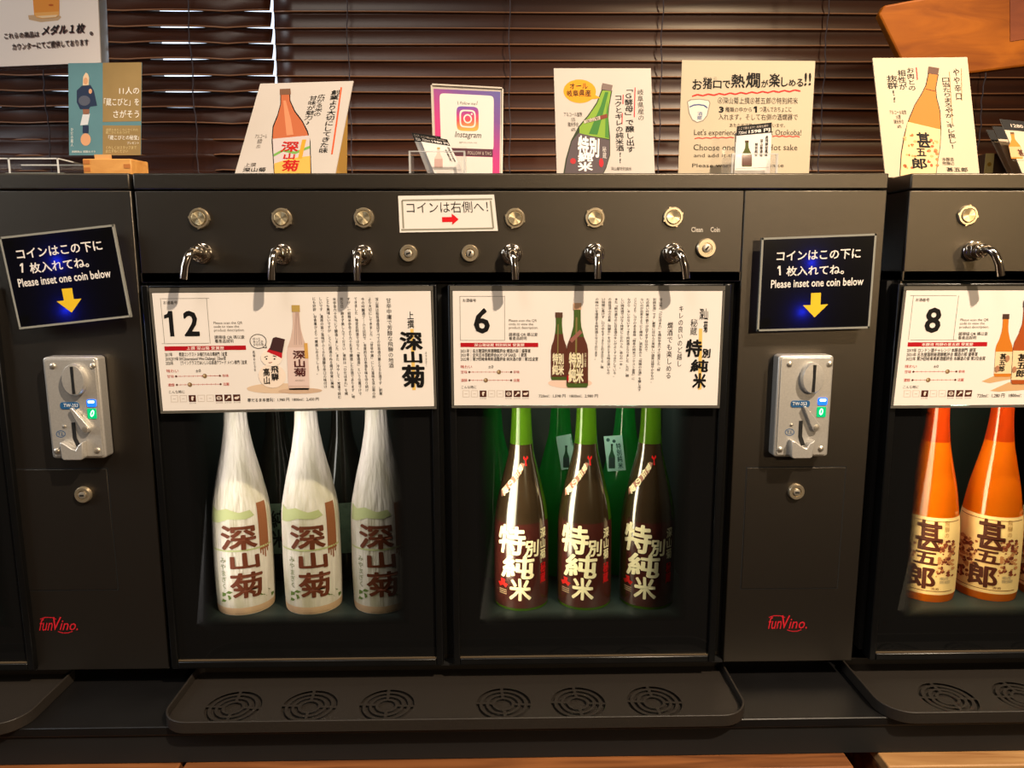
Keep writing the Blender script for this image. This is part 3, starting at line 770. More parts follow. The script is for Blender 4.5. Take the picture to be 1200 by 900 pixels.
cn.text('深', 266.7+o_, 613.3, 305.3+o_, 642, BRN, rfun=rf, weight=.035, hand=.01)
cn.text('山', 274.7+o_, 645, 306.7+o_, 664.7, BRN, rfun=rf, weight=.04, hand=.015)
cn.text('菊', 273.3+o_, 668, 308.7+o_, 698, BRN, rfun=rf, weight=.032, hand=.01)
cn.text('みやまぎく', 264.7+o_, 651, 270.2+o_, 687, ink(110, 120, 70), rfun=rf, vertical=True)
cn.rect(307.5+o_, 591, 317.5+o_, 646, ink(140, 84, 52), 1, rfun=rf)
for k in range(4): cn.rect(307.7+o_+k*2.5, 645, 309+o_+k*2.5, 650+3*(k % 3), ink(140, 84, 52), 1, rfun=rf)
for (x, y, s_, d) in ((264, 697, 1, 1), (268, 692, 1, .3), (271, 700, 1, 1.4), (263, 703, .8, .6), (309, 699, .8, 2.6), (313, 703, .9, 2.2), (318, 706, .8, 1.2), (316, 697, .6, 2)):
    cn.poly([(x+o_, y), (x+o_+4*s_*math.cos(d)-2*math.sin(d), y-4*s_*math.sin(d)-2), (x+o_+8*s_*math.cos(d), y-8*s_*math.sin(d)*.7), (x+o_+4*s_*math.cos(d)+2*math.sin(d), y-4*s_*math.sin(d)+1.5)], ink(92, 112, 50), 1, rfun=rf)
cn.rect(-33+1, 641.5, 30, 643.5, HILL, 1, rfun=rf)
cn.poly([(-32, 612), (-31, 593), (-22, 597), (-12, 594), (0, 599), (10, 597), (14, 604), (6, 607), (-10, 606), (-22, 611)], HILL, 1, rfun=rf)
cn.text('清酒 飛騨高山 船坂酒造店', 276+o_, 715, 308+o_, 718.5, ink(110, 80, 62), rfun=rf)
band('base_fold', .0012, zf(709), mat('base_fold_paper', (198, 160, 128), .6, noise=.12, nscale=60), B12, rf)
cn.done(B12)
SP = P(368.5, 700, YB).x-P(289, 700, YB).x
B12['label'] = 'white paper wrapped bottle with brown lettering, leftmost of three behind the door numbered 12'
for k, t in ((1, 'white paper wrapped bottle with brown lettering, middle of three behind the door numbered 12'), (2, 'white paper wrapped bottle with brown lettering, rightmost of three behind the door numbered 12')):
    o = copy_tree(B12); o.location.x += SP*k; o['label'] = t

# door 6: green bottles with dark maroon film
cx, zs = 684, ZS[1]
prof = smooth_prof([(p, h) for p, h in bottle_profile(cx, 714, [(29, 714), (31, 708), (31.6, 690), (31.6, 612), (30.2, 598), (28.2, 585), (21.5, 557), (14.2, 528), (11.9, 499), (11.3, 478), (11, 430)], YB, zs)])
prof = [(r, h+.0004) for r, h in prof]; rf = rfun_of(prof)
GREEN = translucent('green_bottle_glass', (74, 112, 22), (128, 176, 40), .5)
MAROON = bpy.data.materials.new('maroon_label_film'); MAROON.use_nodes = True; nt = MAROON.node_tree; b = nt.nodes['Principled BSDF']
b.inputs['Specular IOR Level'].default_value = 1.0; b.inputs['Roughness'].default_value = .2; b.inputs['Coat Weight'].default_value = 1; b.inputs['Coat Roughness'].default_value = .1
b.inputs['Base Color'].default_value = (*lin((66, 28, 24)), 1)
zf = zfun(cx, zs)
B6 = empty('sake_bottle', (P(611, 700, YB).x, YB, zs), 'x', 'bottle', 'green bottles behind the door numbered 6')
local_lathe('glass_body', prof, GREEN, B6)
top = prof[-1]
local_lathe('cap', [(top[0]*1.02, top[1]-.001), (top[0]*1.12, top[1]), (top[0]*1.12, top[1]+.02), (top[0]*.9, top[1]+.022), (.001, top[1]+.022)], mat('dark_cap', (60, 42, 38), .4), B6)
DARKF = mat('dark_film', (44, 32, 20), .16, spec=1.0, coat=1.0)
band('shoulder_film', zf(612), zf(524), DARKF, B6, rf, a0=-128, a1=62)
band('label_film', zf(709), zf(612), MAROON, B6, rf, a0=-128, a1=76)
CREAM = ink(232, 222, 186); o_ = -610.5
cn = Can(.04, 31.6, 1, zf)
cn.text('特', 585.3+o_, 613.4, 615.4+o_, 647.3, CREAM, rfun=rf, weight=.036, hand=.03, shear=.1)
cn.text('別', 613+o_, 630.7, 630+o_, 650, CREAM, rfun=rf, weight=.035, hand=.03, shear=.1)
cn.text('純', 588+o_, 647.5, 625+o_, 675, CREAM, rfun=rf, weight=.036, hand=.03, shear=.1)
cn.text('米', 597+o_, 674, 621.5+o_, 700, CREAM, rfun=rf, weight=.04, hand=.03)
cn.text('深山菊', 631.5+o_, 619, 637.5+o_, 655, CREAM, rfun=rf, weight=.025, hand=.02, vertical=True)
cn.text('秘蔵', 631.5+o_, 659, 637.5+o_, 683, ink(190, 20, 26), rfun=rf, weight=.03, hand=.02, vertical=True)
for ax in (0, 1, 2):
    a = math.radians(90+120*ax)
    x, y = 590+o_, 682; cn.poly([(x+1.6*math.sin(a), y+1.6*math.cos(a)), (x-1.6*math.sin(a), y-1.6*math.cos(a)), (x+5*math.cos(a)-2.4*math.sin(a), y-5*math.sin(a)-2.4*math.cos(a)), (x+5*math.cos(a)+2.4*math.sin(a), y-5*math.sin(a)+2.4*math.cos(a))], ink(190, 26, 22), 1, rfun=rf)
    a = math.radians(-90+120*ax)
    x, y = 620+o_, 541; cn.poly([(x+1*math.sin(a), y+1*math.cos(a)), (x-1*math.sin(a), y-1*math.cos(a)), (x+5.5*math.cos(a)-1.6*math.sin(a), y-6.5*math.sin(a)-1.6*math.cos(a)), (x+5.5*math.cos(a)+1.6*math.sin(a), y-6.5*math.sin(a)+1.6*math.cos(a))], ink(200, 16, 22), 1, rfun=rf)
for k in range(3): cn.rect(586+o_, 689+k*2.2, 594+o_, 689.9+k*2.2, ink(170, 150, 120), 1, rfun=rf)
cn.poly([(-29, 578), (-25, 585), (-12, 571), (3, 553), (7, 545), (1, 544), (-14, 562)], ink(150, 104, 90), 1, rfun=rf, part='neck_band')
for ch, x, y in (('家', 609, 550.5), ('伝', 601.5, 557.5), ('の', 594, 567.5), ('蔵', 587.5, 576.5)):
    cn.text(ch, x-4.2+o_, y-4.6, x+4.2+o_, y+4.6, CREAM, 3, rfun=rf, weight=.04, rot=-.7, part='neck_lettering')
cn.done(B6)
B6['label'] = 'green bottle with big cream brush lettering, leftmost of three behind the door numbered 6'
for k, t in ((1, 'green bottle with big cream brush lettering, middle of three behind the door numbered 6'), (2, 'green bottle with big cream brush lettering, rightmost of three behind the door numbered 6')):
    o = copy_tree(B6); o.location.x += (P(684.0, 700, YB).x-P(611, 700, YB).x)*k; o['label'] = t
# back row bottles seen in the gaps
def back_bottle(px, zs, m, label, group, lab=None):
    r0 = empty('sake_bottle', (P(px, 700, .215).x, .215, zs), label, 'bottle', group)
    pr = [(r*1.02, h) for r, h in prof]
    local_lathe('glass_body', pr, m, r0)
    if lab:
        band('paper_label', .045, .125, lab, r0, rfun_of(pr), a0=-75, a1=75)
    return r0
GB = translucent('green_back_glass', (26, 104, 52), (50, 180, 84), .55)
back_bottle(655, ZS[1], GB, 'plain green bottle behind, in the left gap of the door numbered 6', 'back row bottles')
back_bottle(728, ZS[1], GB, 'plain green bottle behind, in the right gap of the door numbered 6', 'back row bottles')
back_bottle(578, ZS[1], GB, 'plain green bottle behind, furthest left in the door numbered 6', 'back row bottles')
DK = translucent('brown_black_glass', (34, 32, 26), (40, 50, 36), .3)
LG = mat('pale_green_label', (120, 140, 112), .6, noise=.25, nscale=90)
bb = back_bottle(334, ZS[0], DK, 'dark bottle with pale green label behind the left gap of door 12', 'back row bottles', LG)
cn = Can(.04, 31.6, 1, lambda y: y)
rf2 = rfun_of([(r*1.02, h) for r, h in prof])
cn.text('純米', -12, .115, 6, .055, ink(34, 40, 30), rfun=lambda z: rf2(z)+.0006, weight=.03, vertical=True); cn.done(bb)
bb = back_bottle(408, ZS[0], DK, 'dark bottle with pale green label behind the right gap of door 12', 'back row bottles', LG)

# door 8: amber bottles with cream label
cx, zs = 1158, ZS[2]
prof8 = smooth_prof([(p, h) for p, h in bottle_profile(1154, 704, [(29, 704), (30.6, 699), (31.6, 690), (32, 650), (31.4, 612), (30.5, 603), (25.7, 569), (19, 538), (15, 519), (11.8, 491), (11.3, 478), (11, 430)], YB, zs)])
prof8 = [(r, h+.0004) for r, h in prof8]; rf = rfun_of(prof8); zf = zfun(1154, zs)
AMBER = translucent('amber_bottle_glass', (206, 102, 8), (228, 134, 16), .5)
B8 = empty('sake_bottle', (P(1153, 690, YB).x, YB, zs), 'x', 'bottle', 'amber bottles behind the door numbered 8')
local_lathe('glass_body', prof8, AMBER, B8)
top = prof8[-1]
local_lathe('cap', [(top[0]*1.02, top[1]-.001), (top[0]*1.12, top[1]), (top[0]*1.12, top[1]+.02), (top[0]*.9, top[1]+.022), (.001, top[1]+.022)], mat('dark_cap', (60, 42, 38), .4), B8)
band('neck_seal', zf(521), zf(440), translucent('seal_film', (150, 50, 8), (220, 90, 20), .4), B8, rf)
band('paper_label', zf(693), zf(605), mat('cream_label', (222, 186, 130), .55, noise=.05, nscale=30), B8, rf, a0=-86, a1=86)
cn = Can(.04, 32, 1, zf); o_ = -1156.5; DB = ink(70, 30, 18)
cn.text('甚', 1145+o_, 608, 1172+o_, 643, DB, 4, rfun=rf, weight=.035, hand=.02)
cn.text('五', 1145+o_, 644, 1169+o_, 659, DB, 4, rfun=rf, weight=.04, hand=.02)
cn.text('郎', 1140+o_, 660, 1168+o_, 687, DB, 4, rfun=rf, weight=.04, hand=.02)
cn.text('飛騨の', 1173+o_, 608, 1177.5+o_, 627, ink(150, 110, 60), 4, rfun=rf, vertical=True)
rnd = random.Random(3)
for (x0, x1, y0, y1, k) in ((1168, 1184, 630, 672, 80), (1129, 1146, 634, 682, 100)):
    for q in range(k):
        x, y = rnd.uniform(x0, x1)+o_, rnd.uniform(y0, y1); rr_ = rnd.uniform(1.2, 3); ph = rnd.random()*6
        x = max(-28, min(27, x))
        cn.poly([(x+rr_*(.5+.5*rnd.random())*math.cos(ph+a), y+rr_*(.5+.5*rnd.random())*math.sin(ph+a)) for a in (0, .9, 1.8, 2.7, 3.6, 4.5, 5.4)], rnd.choice((ink(128, 62, 40), ink(104, 44, 32), ink(176, 118, 76))), 1+rnd.randint(0, 2), rfun=rf)
cn.rect(-30.5, 608.6, 30.5, 609.4, BRN, 1, rfun=rf); cn.rect(-30.5, 688.6, 28, 689.4, BRN, 1, rfun=rf)
cn.text('清酒', 1164+o_, 684.5, 1172+o_, 687.5, BRN, rfun=rf)
cn.text('飛騨高山の地酒\n有限会社 船坂酒造店', 1172+o_, 672, 1182+o_, 680, GREY, rfun=rf)
cn.done(B8)
B8['label'] = 'amber bottle with cream label standing fully in view behind the door numbered 8'
sp8 = P(1154, 690, YB).x-P(1082, 690, YB).x
o = copy_tree(B8); o.location.x -= sp8; o['label'] = 'amber bottle with cream label, leftmost behind the door numbered 8, half faded by the black door border'
o = copy_tree(B8); o.location.x += sp8; o['label'] = 'amber bottle cut off by the right edge of the photo behind the door numbered 8'
for o in bpy.data.objects:
    if o.name.startswith('sake_bottle'): o.rotation_euler.z = math.atan2(-o.location.x, o.location.y+.92)
print('D', D1, D2, D3, [tuple(round(c, 3) for c in q.location) for q in bpy.data.objects if q.name.startswith('sake_bottle')], XC1)
# small tags hanging at the back of door 6
for px0, label in ((651, 'pale blue shelf tag tilted behind the left gap of the green bottles'), (708, 'pale blue shelf tag behind the right gap of the green bottles')):
    if px0 < 700: q = [(651.5, 512), (669, 508.5), (676, 548), (658, 551)]
    else: q = [(707.5, 511.5), (729, 510), (733.5, 551), (712, 552.5)]
    TY = .183
    s = Sheet('shelf_tag', q, label, 'tag', Y=TY, mat_=mat('pale_tag', (150, 200, 196), .6), group='tags behind the green bottles', thick=.001)
    if px0 > 700:
        s.text('特別純米', 723, 519, 729, 549, ink(20, 70, 66), vertical=True, weight=.03); s.bottle('picture', 717, 520, 549, 3.8, 1.2, ink(30, 74, 50), ink(30, 60, 50), ink(40, 60, 60)); s.oval('picture', 712.5, 515.5, 2.2, 2.2, ink(40, 90, 90)); s.oval('picture', 719.5, 517, 2, 2, ink(30, 70, 70))
    else:
        s.bottle('picture', 663.5, 522, 548, 3.6, 1.2, ink(30, 74, 50), ink(30, 60, 50), ink(40, 60, 60)); s.text('特別', 668.5, 512, 671, 522, ink(20, 70, 66), vertical=True)
    s.done()

# ------------------------------------------------------------------ product cards in clear sleeves on the doors
CARD_INK = ink(40, 34, 30); PALE = ink(205, 190, 176); GOLD = ink(236, 196, 104); REDT = ink(190, 60, 44)
def info_card(quad, number, band_t, awards, knobs, price, price_box, body, body_x, body_y, label, nbox):
    s = Sheet('product_card', quad, label, 'card', Y=-.0122, mat_=PAPER, thick=.0012)
    C6 = lambda x, y: (((x-531)/312), ((y-341)/134))
    def toP(x, y):
        u, t = C6(x, y); a = s.Hi @ np.array([u, t, 1]); return a[0]/a[2], a[1]/a[2]
    kx, ky = s.W/312, s.Hh/134
    def B(x0, y0, x1, y1):
        cx, cy = toP((x0+x1)/2, (y0+y1)/2); return cx-(x1-x0)*kx/2, cy-(y1-y0)*ky/2, cx+(x1-x0)*kx/2, cy+(y1-y0)*ky/2
    s.frame('printed_chart', *B(538.9, 346.4, 591.4, 398.4), .45, GREY)
    s.text('お酒番号', *B(542.7, 349.8, 558, 353.6), CARD_INK)
    if number == '12':
        s.flat('lettering', [toP(*q) for q in ((547.2, 361), (551.6, 361), (551.6, 389.6), (547, 389.6), (547, 368.2), (542, 369.6), (542, 365.6), (545.6, 364.2))], BLACK, 2); s.text('2', *B(563, 361, 580, 389.6), BLACK, weight=.03)
    else: s.text(number, *B(*nbox), BLACK, weight=.03)
    s.text('Please scan the QR\ncode to view the\nproduct description.', *B(596, 373.4, 630, 385.4), GREY)
    s.text('請掃描 QR 碼以查\n看產品說明', *B(596, 389, 629.5, 397.6), CARD_INK)
    s.rect('heading_band', *B(539.3, 400.8, 630.3, 405.9), RED)
    wd = len(band_t)*2.1; s.text(band_t, *B(584.7-wd, 401.5, 584.7+wd, 405.2), ink(250, 225, 215), weight=.02)
    s.text(awards, *B(539.3, 407.8, 630.1, 422.2), CARD_INK, weight=.005)
    s.text('味わい', *B(539.3, 426.9, 552.5, 430.9), REDT); s.text('±0', *B(571.9, 427.3, 577.6, 430.7), CARD_INK)
    for y, a, b, kb in ((435.2, '甘味', '辛味', knobs[0]), (445, '濃醇', '淡麗', knobs[1])):
        s.text(a, *B(539.3, y-1.8, 546.8, y+1.8), REDT); s.text(b, *B(601.2, y-1.8, 608.4, y+1.8), REDT)
        s.rect('printed_chart', *B(549.8, y-.2, 598.4, y+.2), REDT)
        for k in range(10): s.rect('printed_chart', *B(553.6+k*4.9, y-1, 553.9+k*4.9, y+1), REDT)
        for x in (549.4, 598.6): q = B(x-1.2, y-1.2, x+1.2, y+1.2); s.oval('printed_chart', (q[0]+q[2])/2, (q[1]+q[3])/2, 1.2*kx, 1.2, BROWN, 2, 12)
        q = B(kb-2.6, y-2.6, kb+2.6, y+2.6); cx, cy = (q[0]+q[2])/2, (q[1]+q[3])/2
        s.oval('printed_chart', cx, cy, 2.6*kx, 2.6*ky, ink(132, 104, 70), 2, 16); s.oval('printed_chart', cx-.8, cy-.6, 1.1*kx, 1.4*ky, ink(205, 180, 140), 3, 12)
    s.text('こんな時に', *B(539.8, 451.3, 557.4, 454.9), CARD_INK)
    for k in range(8):
        x = 541.2+10.06*k; q = B(x, 457.2, x+8, 465)
        if k in (2, 5, 6, 7):
            s.rect('printed_icons', *q, ink(74, 34, 22)); cx, cy = (q[0]+q[2])/2, (q[1]+q[3])/2; W1 = ink(235, 220, 205)
            if k == 2: s.oval('printed_icons', cx, cy, 1.2*kx, 2.6*ky, W1, 2, 12); s.oval('printed_icons', cx+.8, cy-1.5, 1.2, .9, W1, 3, 10)
            elif k == 5: s.ring('printed_icons', cx, cy, 2.8*kx, 2.3*ky, .8, W1, 2, 14); s.rect('printed_icons', cx-2.4, cy-.2, cx+2.4, cy+.5, W1, 3)
            elif k == 6: s.line('printed_icons', [(cx-2.4, cy+2.2), (cx+1.2, cy-1.2)], 1.1, W1, 2); s.oval('printed_icons', cx+1.3, cy-1.2, 1.5, 1.3, W1, 3, 12)
            else: s.oval('printed_icons', cx-.3, cy+.2, 2.6*kx, 1.5*ky, W1, 2, 14); s.oval('printed_icons', cx+2, cy-1, 1.1, .9, W1, 3, 10)
            s.text('おすすめ', *B(x+.3, 465.9, x+7.8, 467.3), GREY)
        else:
            s.frame('printed_icons', *q, .5, PALE); cx, cy = (q[0]+q[2])/2, (q[1]+q[3])/2
            s.rect('printed_icons', cx-1.6, cy-.3, cx+1.6, cy+.3, PALE, 2)
    s.text(price, *price_box, CARD_INK, weight=.006)
    n = len(body)
    for k, line_ in enumerate(body):
        x = body_x[0]+(body_x[1]-body_x[0])*k/(n-1); h = (body_y[1]-body_y[0])*min(1, len(line_)/max(len(q) for q in body))
        s.text(line_, x-1.9, body_y[0], x+1.9, body_y[0]+h, CARD_INK, vertical=True, weight=.004)
    # clear sleeve edges round the card
    return s
def sleeve(s, top):
    e = mat('sleeve_edge', (96, 92, 84), .25, coat=1.0); a = s.st(s.q[0][0], s.q[0][1]-top)[1]; b = 3.2/s.Hh; c = 3.0/s.W
    for pts in ([(-c, a), (1+c, a), (1+c, -.003), (-c, -.003)], [(-c, 1.003), (1+c, 1.003), (1+c, 1+b), (-c, 1+b)], [(-c, 0), (-.002, 0), (-.002, 1), (-c, 1)], [(1.002, 0), (1+c, 0), (1+c, 1), (1.002, 1)]):
        P3 = [s.w(u, t, 0) for u, t in pts]; s.part('plastic_sleeve').prism(P3, (0, .0012, 0), e)

body12 = ['深山菊は船坂酒造店すべての日本酒の基となるお酒です。創業', 'より大切にしてきました。「甘辛中庸」にした旨味を深山菊の昨', '今の吟醸酒ブームとは別で、本質的な日本酒を味を守り続け', 'てきました。特定名称酒ではなく「普通酒」という位置づけで', 'すが、一般精米歩合より六十五まで醸造したお酒であります。特', '別な日、飽きず楽しんでください。原料は「ひだほまれ」を精', '米歩合六十五％にて醸造しました。また、冷やして・常温で飲む', 'ことも美味しいですが、とくに燗酒のぬる燗が非常に美味', 'しいです。濃厚の旨つ旨味がふくらむ濃醇な辛口の味付け', 'にも好評。お食事がより一層楽しめるでしょう。']
s = info_card([(178, 343.5), (504.5, 341), (508.7, 476), (191, 481.5)], '12', '上撰 深山菊 受賞歴', '2017年　　  燗酒コンテスト お値打ちぬる燗部門［金賞\n2018,2019年 IWC(International Wine Challenge)［Silver賞\n2020年　　 ［ワイングラスでおいしい日本酒アワード メイン部門［金賞',
    (581.5, 564), '寒だるま本徳利：1,980 円  1800ml：2,450 円', (290, 466, 374, 470.5), body12, (444, 370.5), (349, 468), 'white product card numbered 12 with a snowman picture on the left glass door', (546.5, 361, 585.5, 390))
PINKG = ink(214, 186, 172)
s.oval('printed_picture', 325, 455, 36, 6, ink(224, 196, 166), 1); s.oval('printed_picture', 352, 458, 26, 3.4, ink(208, 176, 148), 2)
s.bottle('printed_picture', 350.5, 357.5, 457, 12.4, 4.2, PINKG, ink(186, 156, 84), ink(226, 200, 190), layer=2, lt=.5, lean=-.04)
s.rect('printed_picture', 357, 402, 361, 420, ink(214, 164, 84), 5)
for dx in (-3.5, -1, 2.5, 5): s.line('printed_picture', [(348+dx*.35, 366), (348.6+dx, 404)], .6, ink(186, 156, 146), 4)
s.text('深山菊', 344, 410.5, 358.5, 441, ink(84, 36, 34), 6, vertical=True, weight=.03); s.text('みやまぎく', 346, 444.5, 357, 446.5, GREY, 6)
s.oval('printed_picture', 319, 440.5, 16, 14.2, ink(244, 226, 208), 3); s.oval('printed_picture', 318, 419.5, 12.2, 9.6, ink(248, 232, 216), 4)
s.flat('printed_picture', [(313, 412), (316, 407.5), (331, 413), (330.5, 420), (327, 418)], ink(190, 30, 40), 5)
s.flat('printed_picture', [(320, 396), (323.5, 394.8), (334.2, 397.5), (331, 413.5), (316, 409.5)], ink(66, 40, 40), 6)
s.line('printed_picture', [(310, 418.5), (314, 417)], .8, BLACK, 6); s.line('printed_picture', [(320, 416.6), (324, 418)], .8, BLACK, 6)
for x in (312.5, 322): s.oval('printed_picture', x, 420.5, 1, .9, BLACK, 6, 10)
s.line('printed_picture', [(315, 424.6), (317, 425), (319, 424.4)], .6, ink(150, 50, 40), 6)
s.text('高山', 309, 431, 316.5, 450, BLACK, 6, vertical=True, weight=.02, hand=.02); s.text('飛騨', 318, 428.5, 327, 446, BLACK, 6, vertical=True, weight=.02, hand=.02)
s.ring('printed_picture', 302.6, 400, 9.8, 8.6, .7, BLACK, 2); s.line('printed_picture', [(308, 407), (312.5, 407.6), (311, 403)], .7, BLACK, 2)
s.text('ほっと\nあったか\nひだの酒', 297, 395.5, 308.5, 405, BLACK, 3); s.text('飛騨のだるま', 297, 411, 299.6, 435, CARD_INK, 3, vertical=True)
s.text('甘辛中庸で芳醇な飛騨の地酒', 454, 349.5, 460, 431.5, CARD_INK, vertical=True)
s.rect('gold_stroke', 482, 385, 486, 458, GOLD, 1)
s.text('上撰', 477.3, 365, 485, 384.5, BLACK, vertical=True, weight=.015, part='brush_lettering')
for ch, q in (('深', (468.2, 388.4, 495.6, 410.6)), ('山', (473, 411.6, 495.2, 425.6)), ('菊', (470.5, 427, 498.4, 454.6))): s.text(ch, *q, BLACK, 3, weight=.045, hand=.012, part='brush_lettering')
s.text('みやまぎく', 498.4, 412, 500.6, 430, GREY, vertical=True)
sleeve(s, 6); s.done()

body6 = ['深山菊の「ひだほまれ」を精米歩合六十に設定した「特', '別純米酒」です。厳寒に仕込んだ美味しい酒質は穏やかなもの。', 'ため高い吟醸の香りが出すぎず仕込みで', 'ないのが出来るようにと精米し、酒米旨みと「飛騨のお酒」を醸し出す', 'ことにより、コクのある香味「岐阜の純米コンテスト金賞」に', 'ながら、キレのないすっきり純米酒となりました。ただ、燗', 'しい純米酒ではなく特定にこだわった、会心の一本。', 'また「純米酒なのに日本酒のキレがよくすっきりしている。', 'の自信深山の名産、飛騨牛」をはじめとする味の濃いもの', 'い料理に負けず、口の中をすっきりと引き立てる、後', 'の味わいを堪能する純米酒となっております。']
s = info_card([(530.4, 341), (846.8, 341), (840.5, 475), (532.3, 475)], '6', '深山菊秘蔵 特別純米 受賞歴', '2021年｜名古屋国税局酒類鑑評会 燗酒の部｜優等賞\n2021年｜全米日本酒歓評会(JOY OF SAKE)  ｜銀賞\n2022年｜第29回岐阜県新酒鑑評会 純米酒の部｜第2位金賞',
    (584.2, 568.7), '720ml：1,598 円   1800ml：2,980 円', (631, 462, 701, 466.2), body6, (773, 699), (350, 459), 'white product card numbered 6 with two green bottles on the middle glass door', (555.3, 360.6, 573.8, 389.9))
s.oval('printed_picture', 668, 449, 26, 6, ink(238, 206, 186), 1)
GB_ = ink(70, 92, 36); LB = ink(92, 48, 34)
s.bottle('printed_picture', 655, 366, 445.5, 9.4, 3.7, GB_, ink(90, 60, 44), LB, layer=2, lt=.32)
s.bottle('printed_picture', 676.5, 355, 454, 12.6, 4, GB_, ink(206, 164, 130), LB, layer=4, lt=.4)
s.rect('printed_picture', 674, 372, 676, 450, ink(130, 116, 66), 6); s.rect('printed_picture', 653, 380, 654.3, 440, ink(130, 116, 66), 4)
s.text('特別\n純米', 647, 413.5, 661, 440, CREAM, 5, weight=.05, hand=.03); s.text('特別\n純米', 666, 412.5, 684, 449, CREAM, 7, weight=.05, hand=.03)
s.text('深山菊', 684.5, 413.5, 687, 430, CREAM, 7, vertical=True); s.oval('printed_picture', 665.8, 443, 1.6, 4, RED, 6, 10)
s.line('neck_band', [(668.5, 400), (681, 388)], 4.5, ink(150, 96, 84), 7)
s.text('深山\n　菊', 819.5, 361.5, 829.5, 389.5, BLACK, vertical=False, weight=.02, hand=.02, part='brush_lettering')
s.text('秘蔵', 809, 374, 817.3, 392.8, BLACK, vertical=True, hand=.01, part='brush_lettering')
s.flat('gold_stroke', [(819, 385), (823, 385), (822, 456), (818, 457)], GOLD, 1)
for ch, q in (('特', (803.7, 397.4, 822.6, 418.2)), ('別', (822.4, 408.6, 832.6, 419.4)), ('純', (808.4, 421, 830, 436)), ('米', (811.3, 437, 827.3, 455))): s.text(ch, *q, BLACK, 3, weight=.045, hand=.03, shear=.08, part='brush_lettering')
s.text('キレの良いのど越し', 794.2, 358.7, 800, 429.5, CARD_INK, vertical=True); s.text('燗酒でも楽しめる', 781.2, 377.6, 787.6, 443.7, CARD_INK, vertical=True)
sleeve(s, 6); s.done()

body8 = body6[:9]
s = info_card([(1062.3, 340.5), (1381, 340), (1361, 473), (1047, 475.3)], '8', '本醸造 飛騨の甚五郎 受賞歴', '2019年 ロンドン酒チャレンジ 本醸造部門  銀賞\n2021年 名古屋国税局酒類鑑評会 燗酒の部 優等賞\n2022年 第29回岐阜県新酒鑑評会 本醸造の部 第2位金賞',
    (588.5, 567.5), '720ml：1,280 円   1800ml：2,380 円', (1145, 461, 1216, 466), body8, (1300, 1230), (350, 458), 'white product card numbered 8 with amber bottles on the right glass door', (556, 360.6, 574, 389.9))
s.flat('printed_picture', [(1150, 447), (1166, 440), (1186, 438), (1186, 444), (1160, 449)], ink(212, 170, 122), 1); s.flat('printed_picture', [(1160, 458), (1182, 448), (1215, 447), (1215, 456), (1170, 459)], ink(212, 170, 122), 1)
AM = ink(206, 120, 30); AM2 = ink(170, 78, 26); CL = ink(238, 210, 166)
s.bottle('printed_picture', 1174.5, 368, 441.5, 10, 3.4, AM, ink(74, 50, 40), CL, layer=2, lt=.6, lean=.06)
s.bottle('printed_picture', 1199, 352, 450, 14.6, 5, AM2, ink(74, 50, 40), CL, layer=5, lt=.6, lean=.06)
s.text('甚五郎', 1170.5, 414, 1178, 435.5, BLACK, 5, vertical=True, weight=.03, hand=.01); s.text('甚五郎', 1191, 414, 1203, 442, BLACK, 8, vertical=True, weight=.03, hand=.01)
for x, y in ((1168, 432), (1180, 420), (1188, 433), (1206, 424)): s.oval('printed_picture', x, y, 2.6, 4, ink(176, 124, 92), 8, 9)
sleeve(s, 5); s.done()

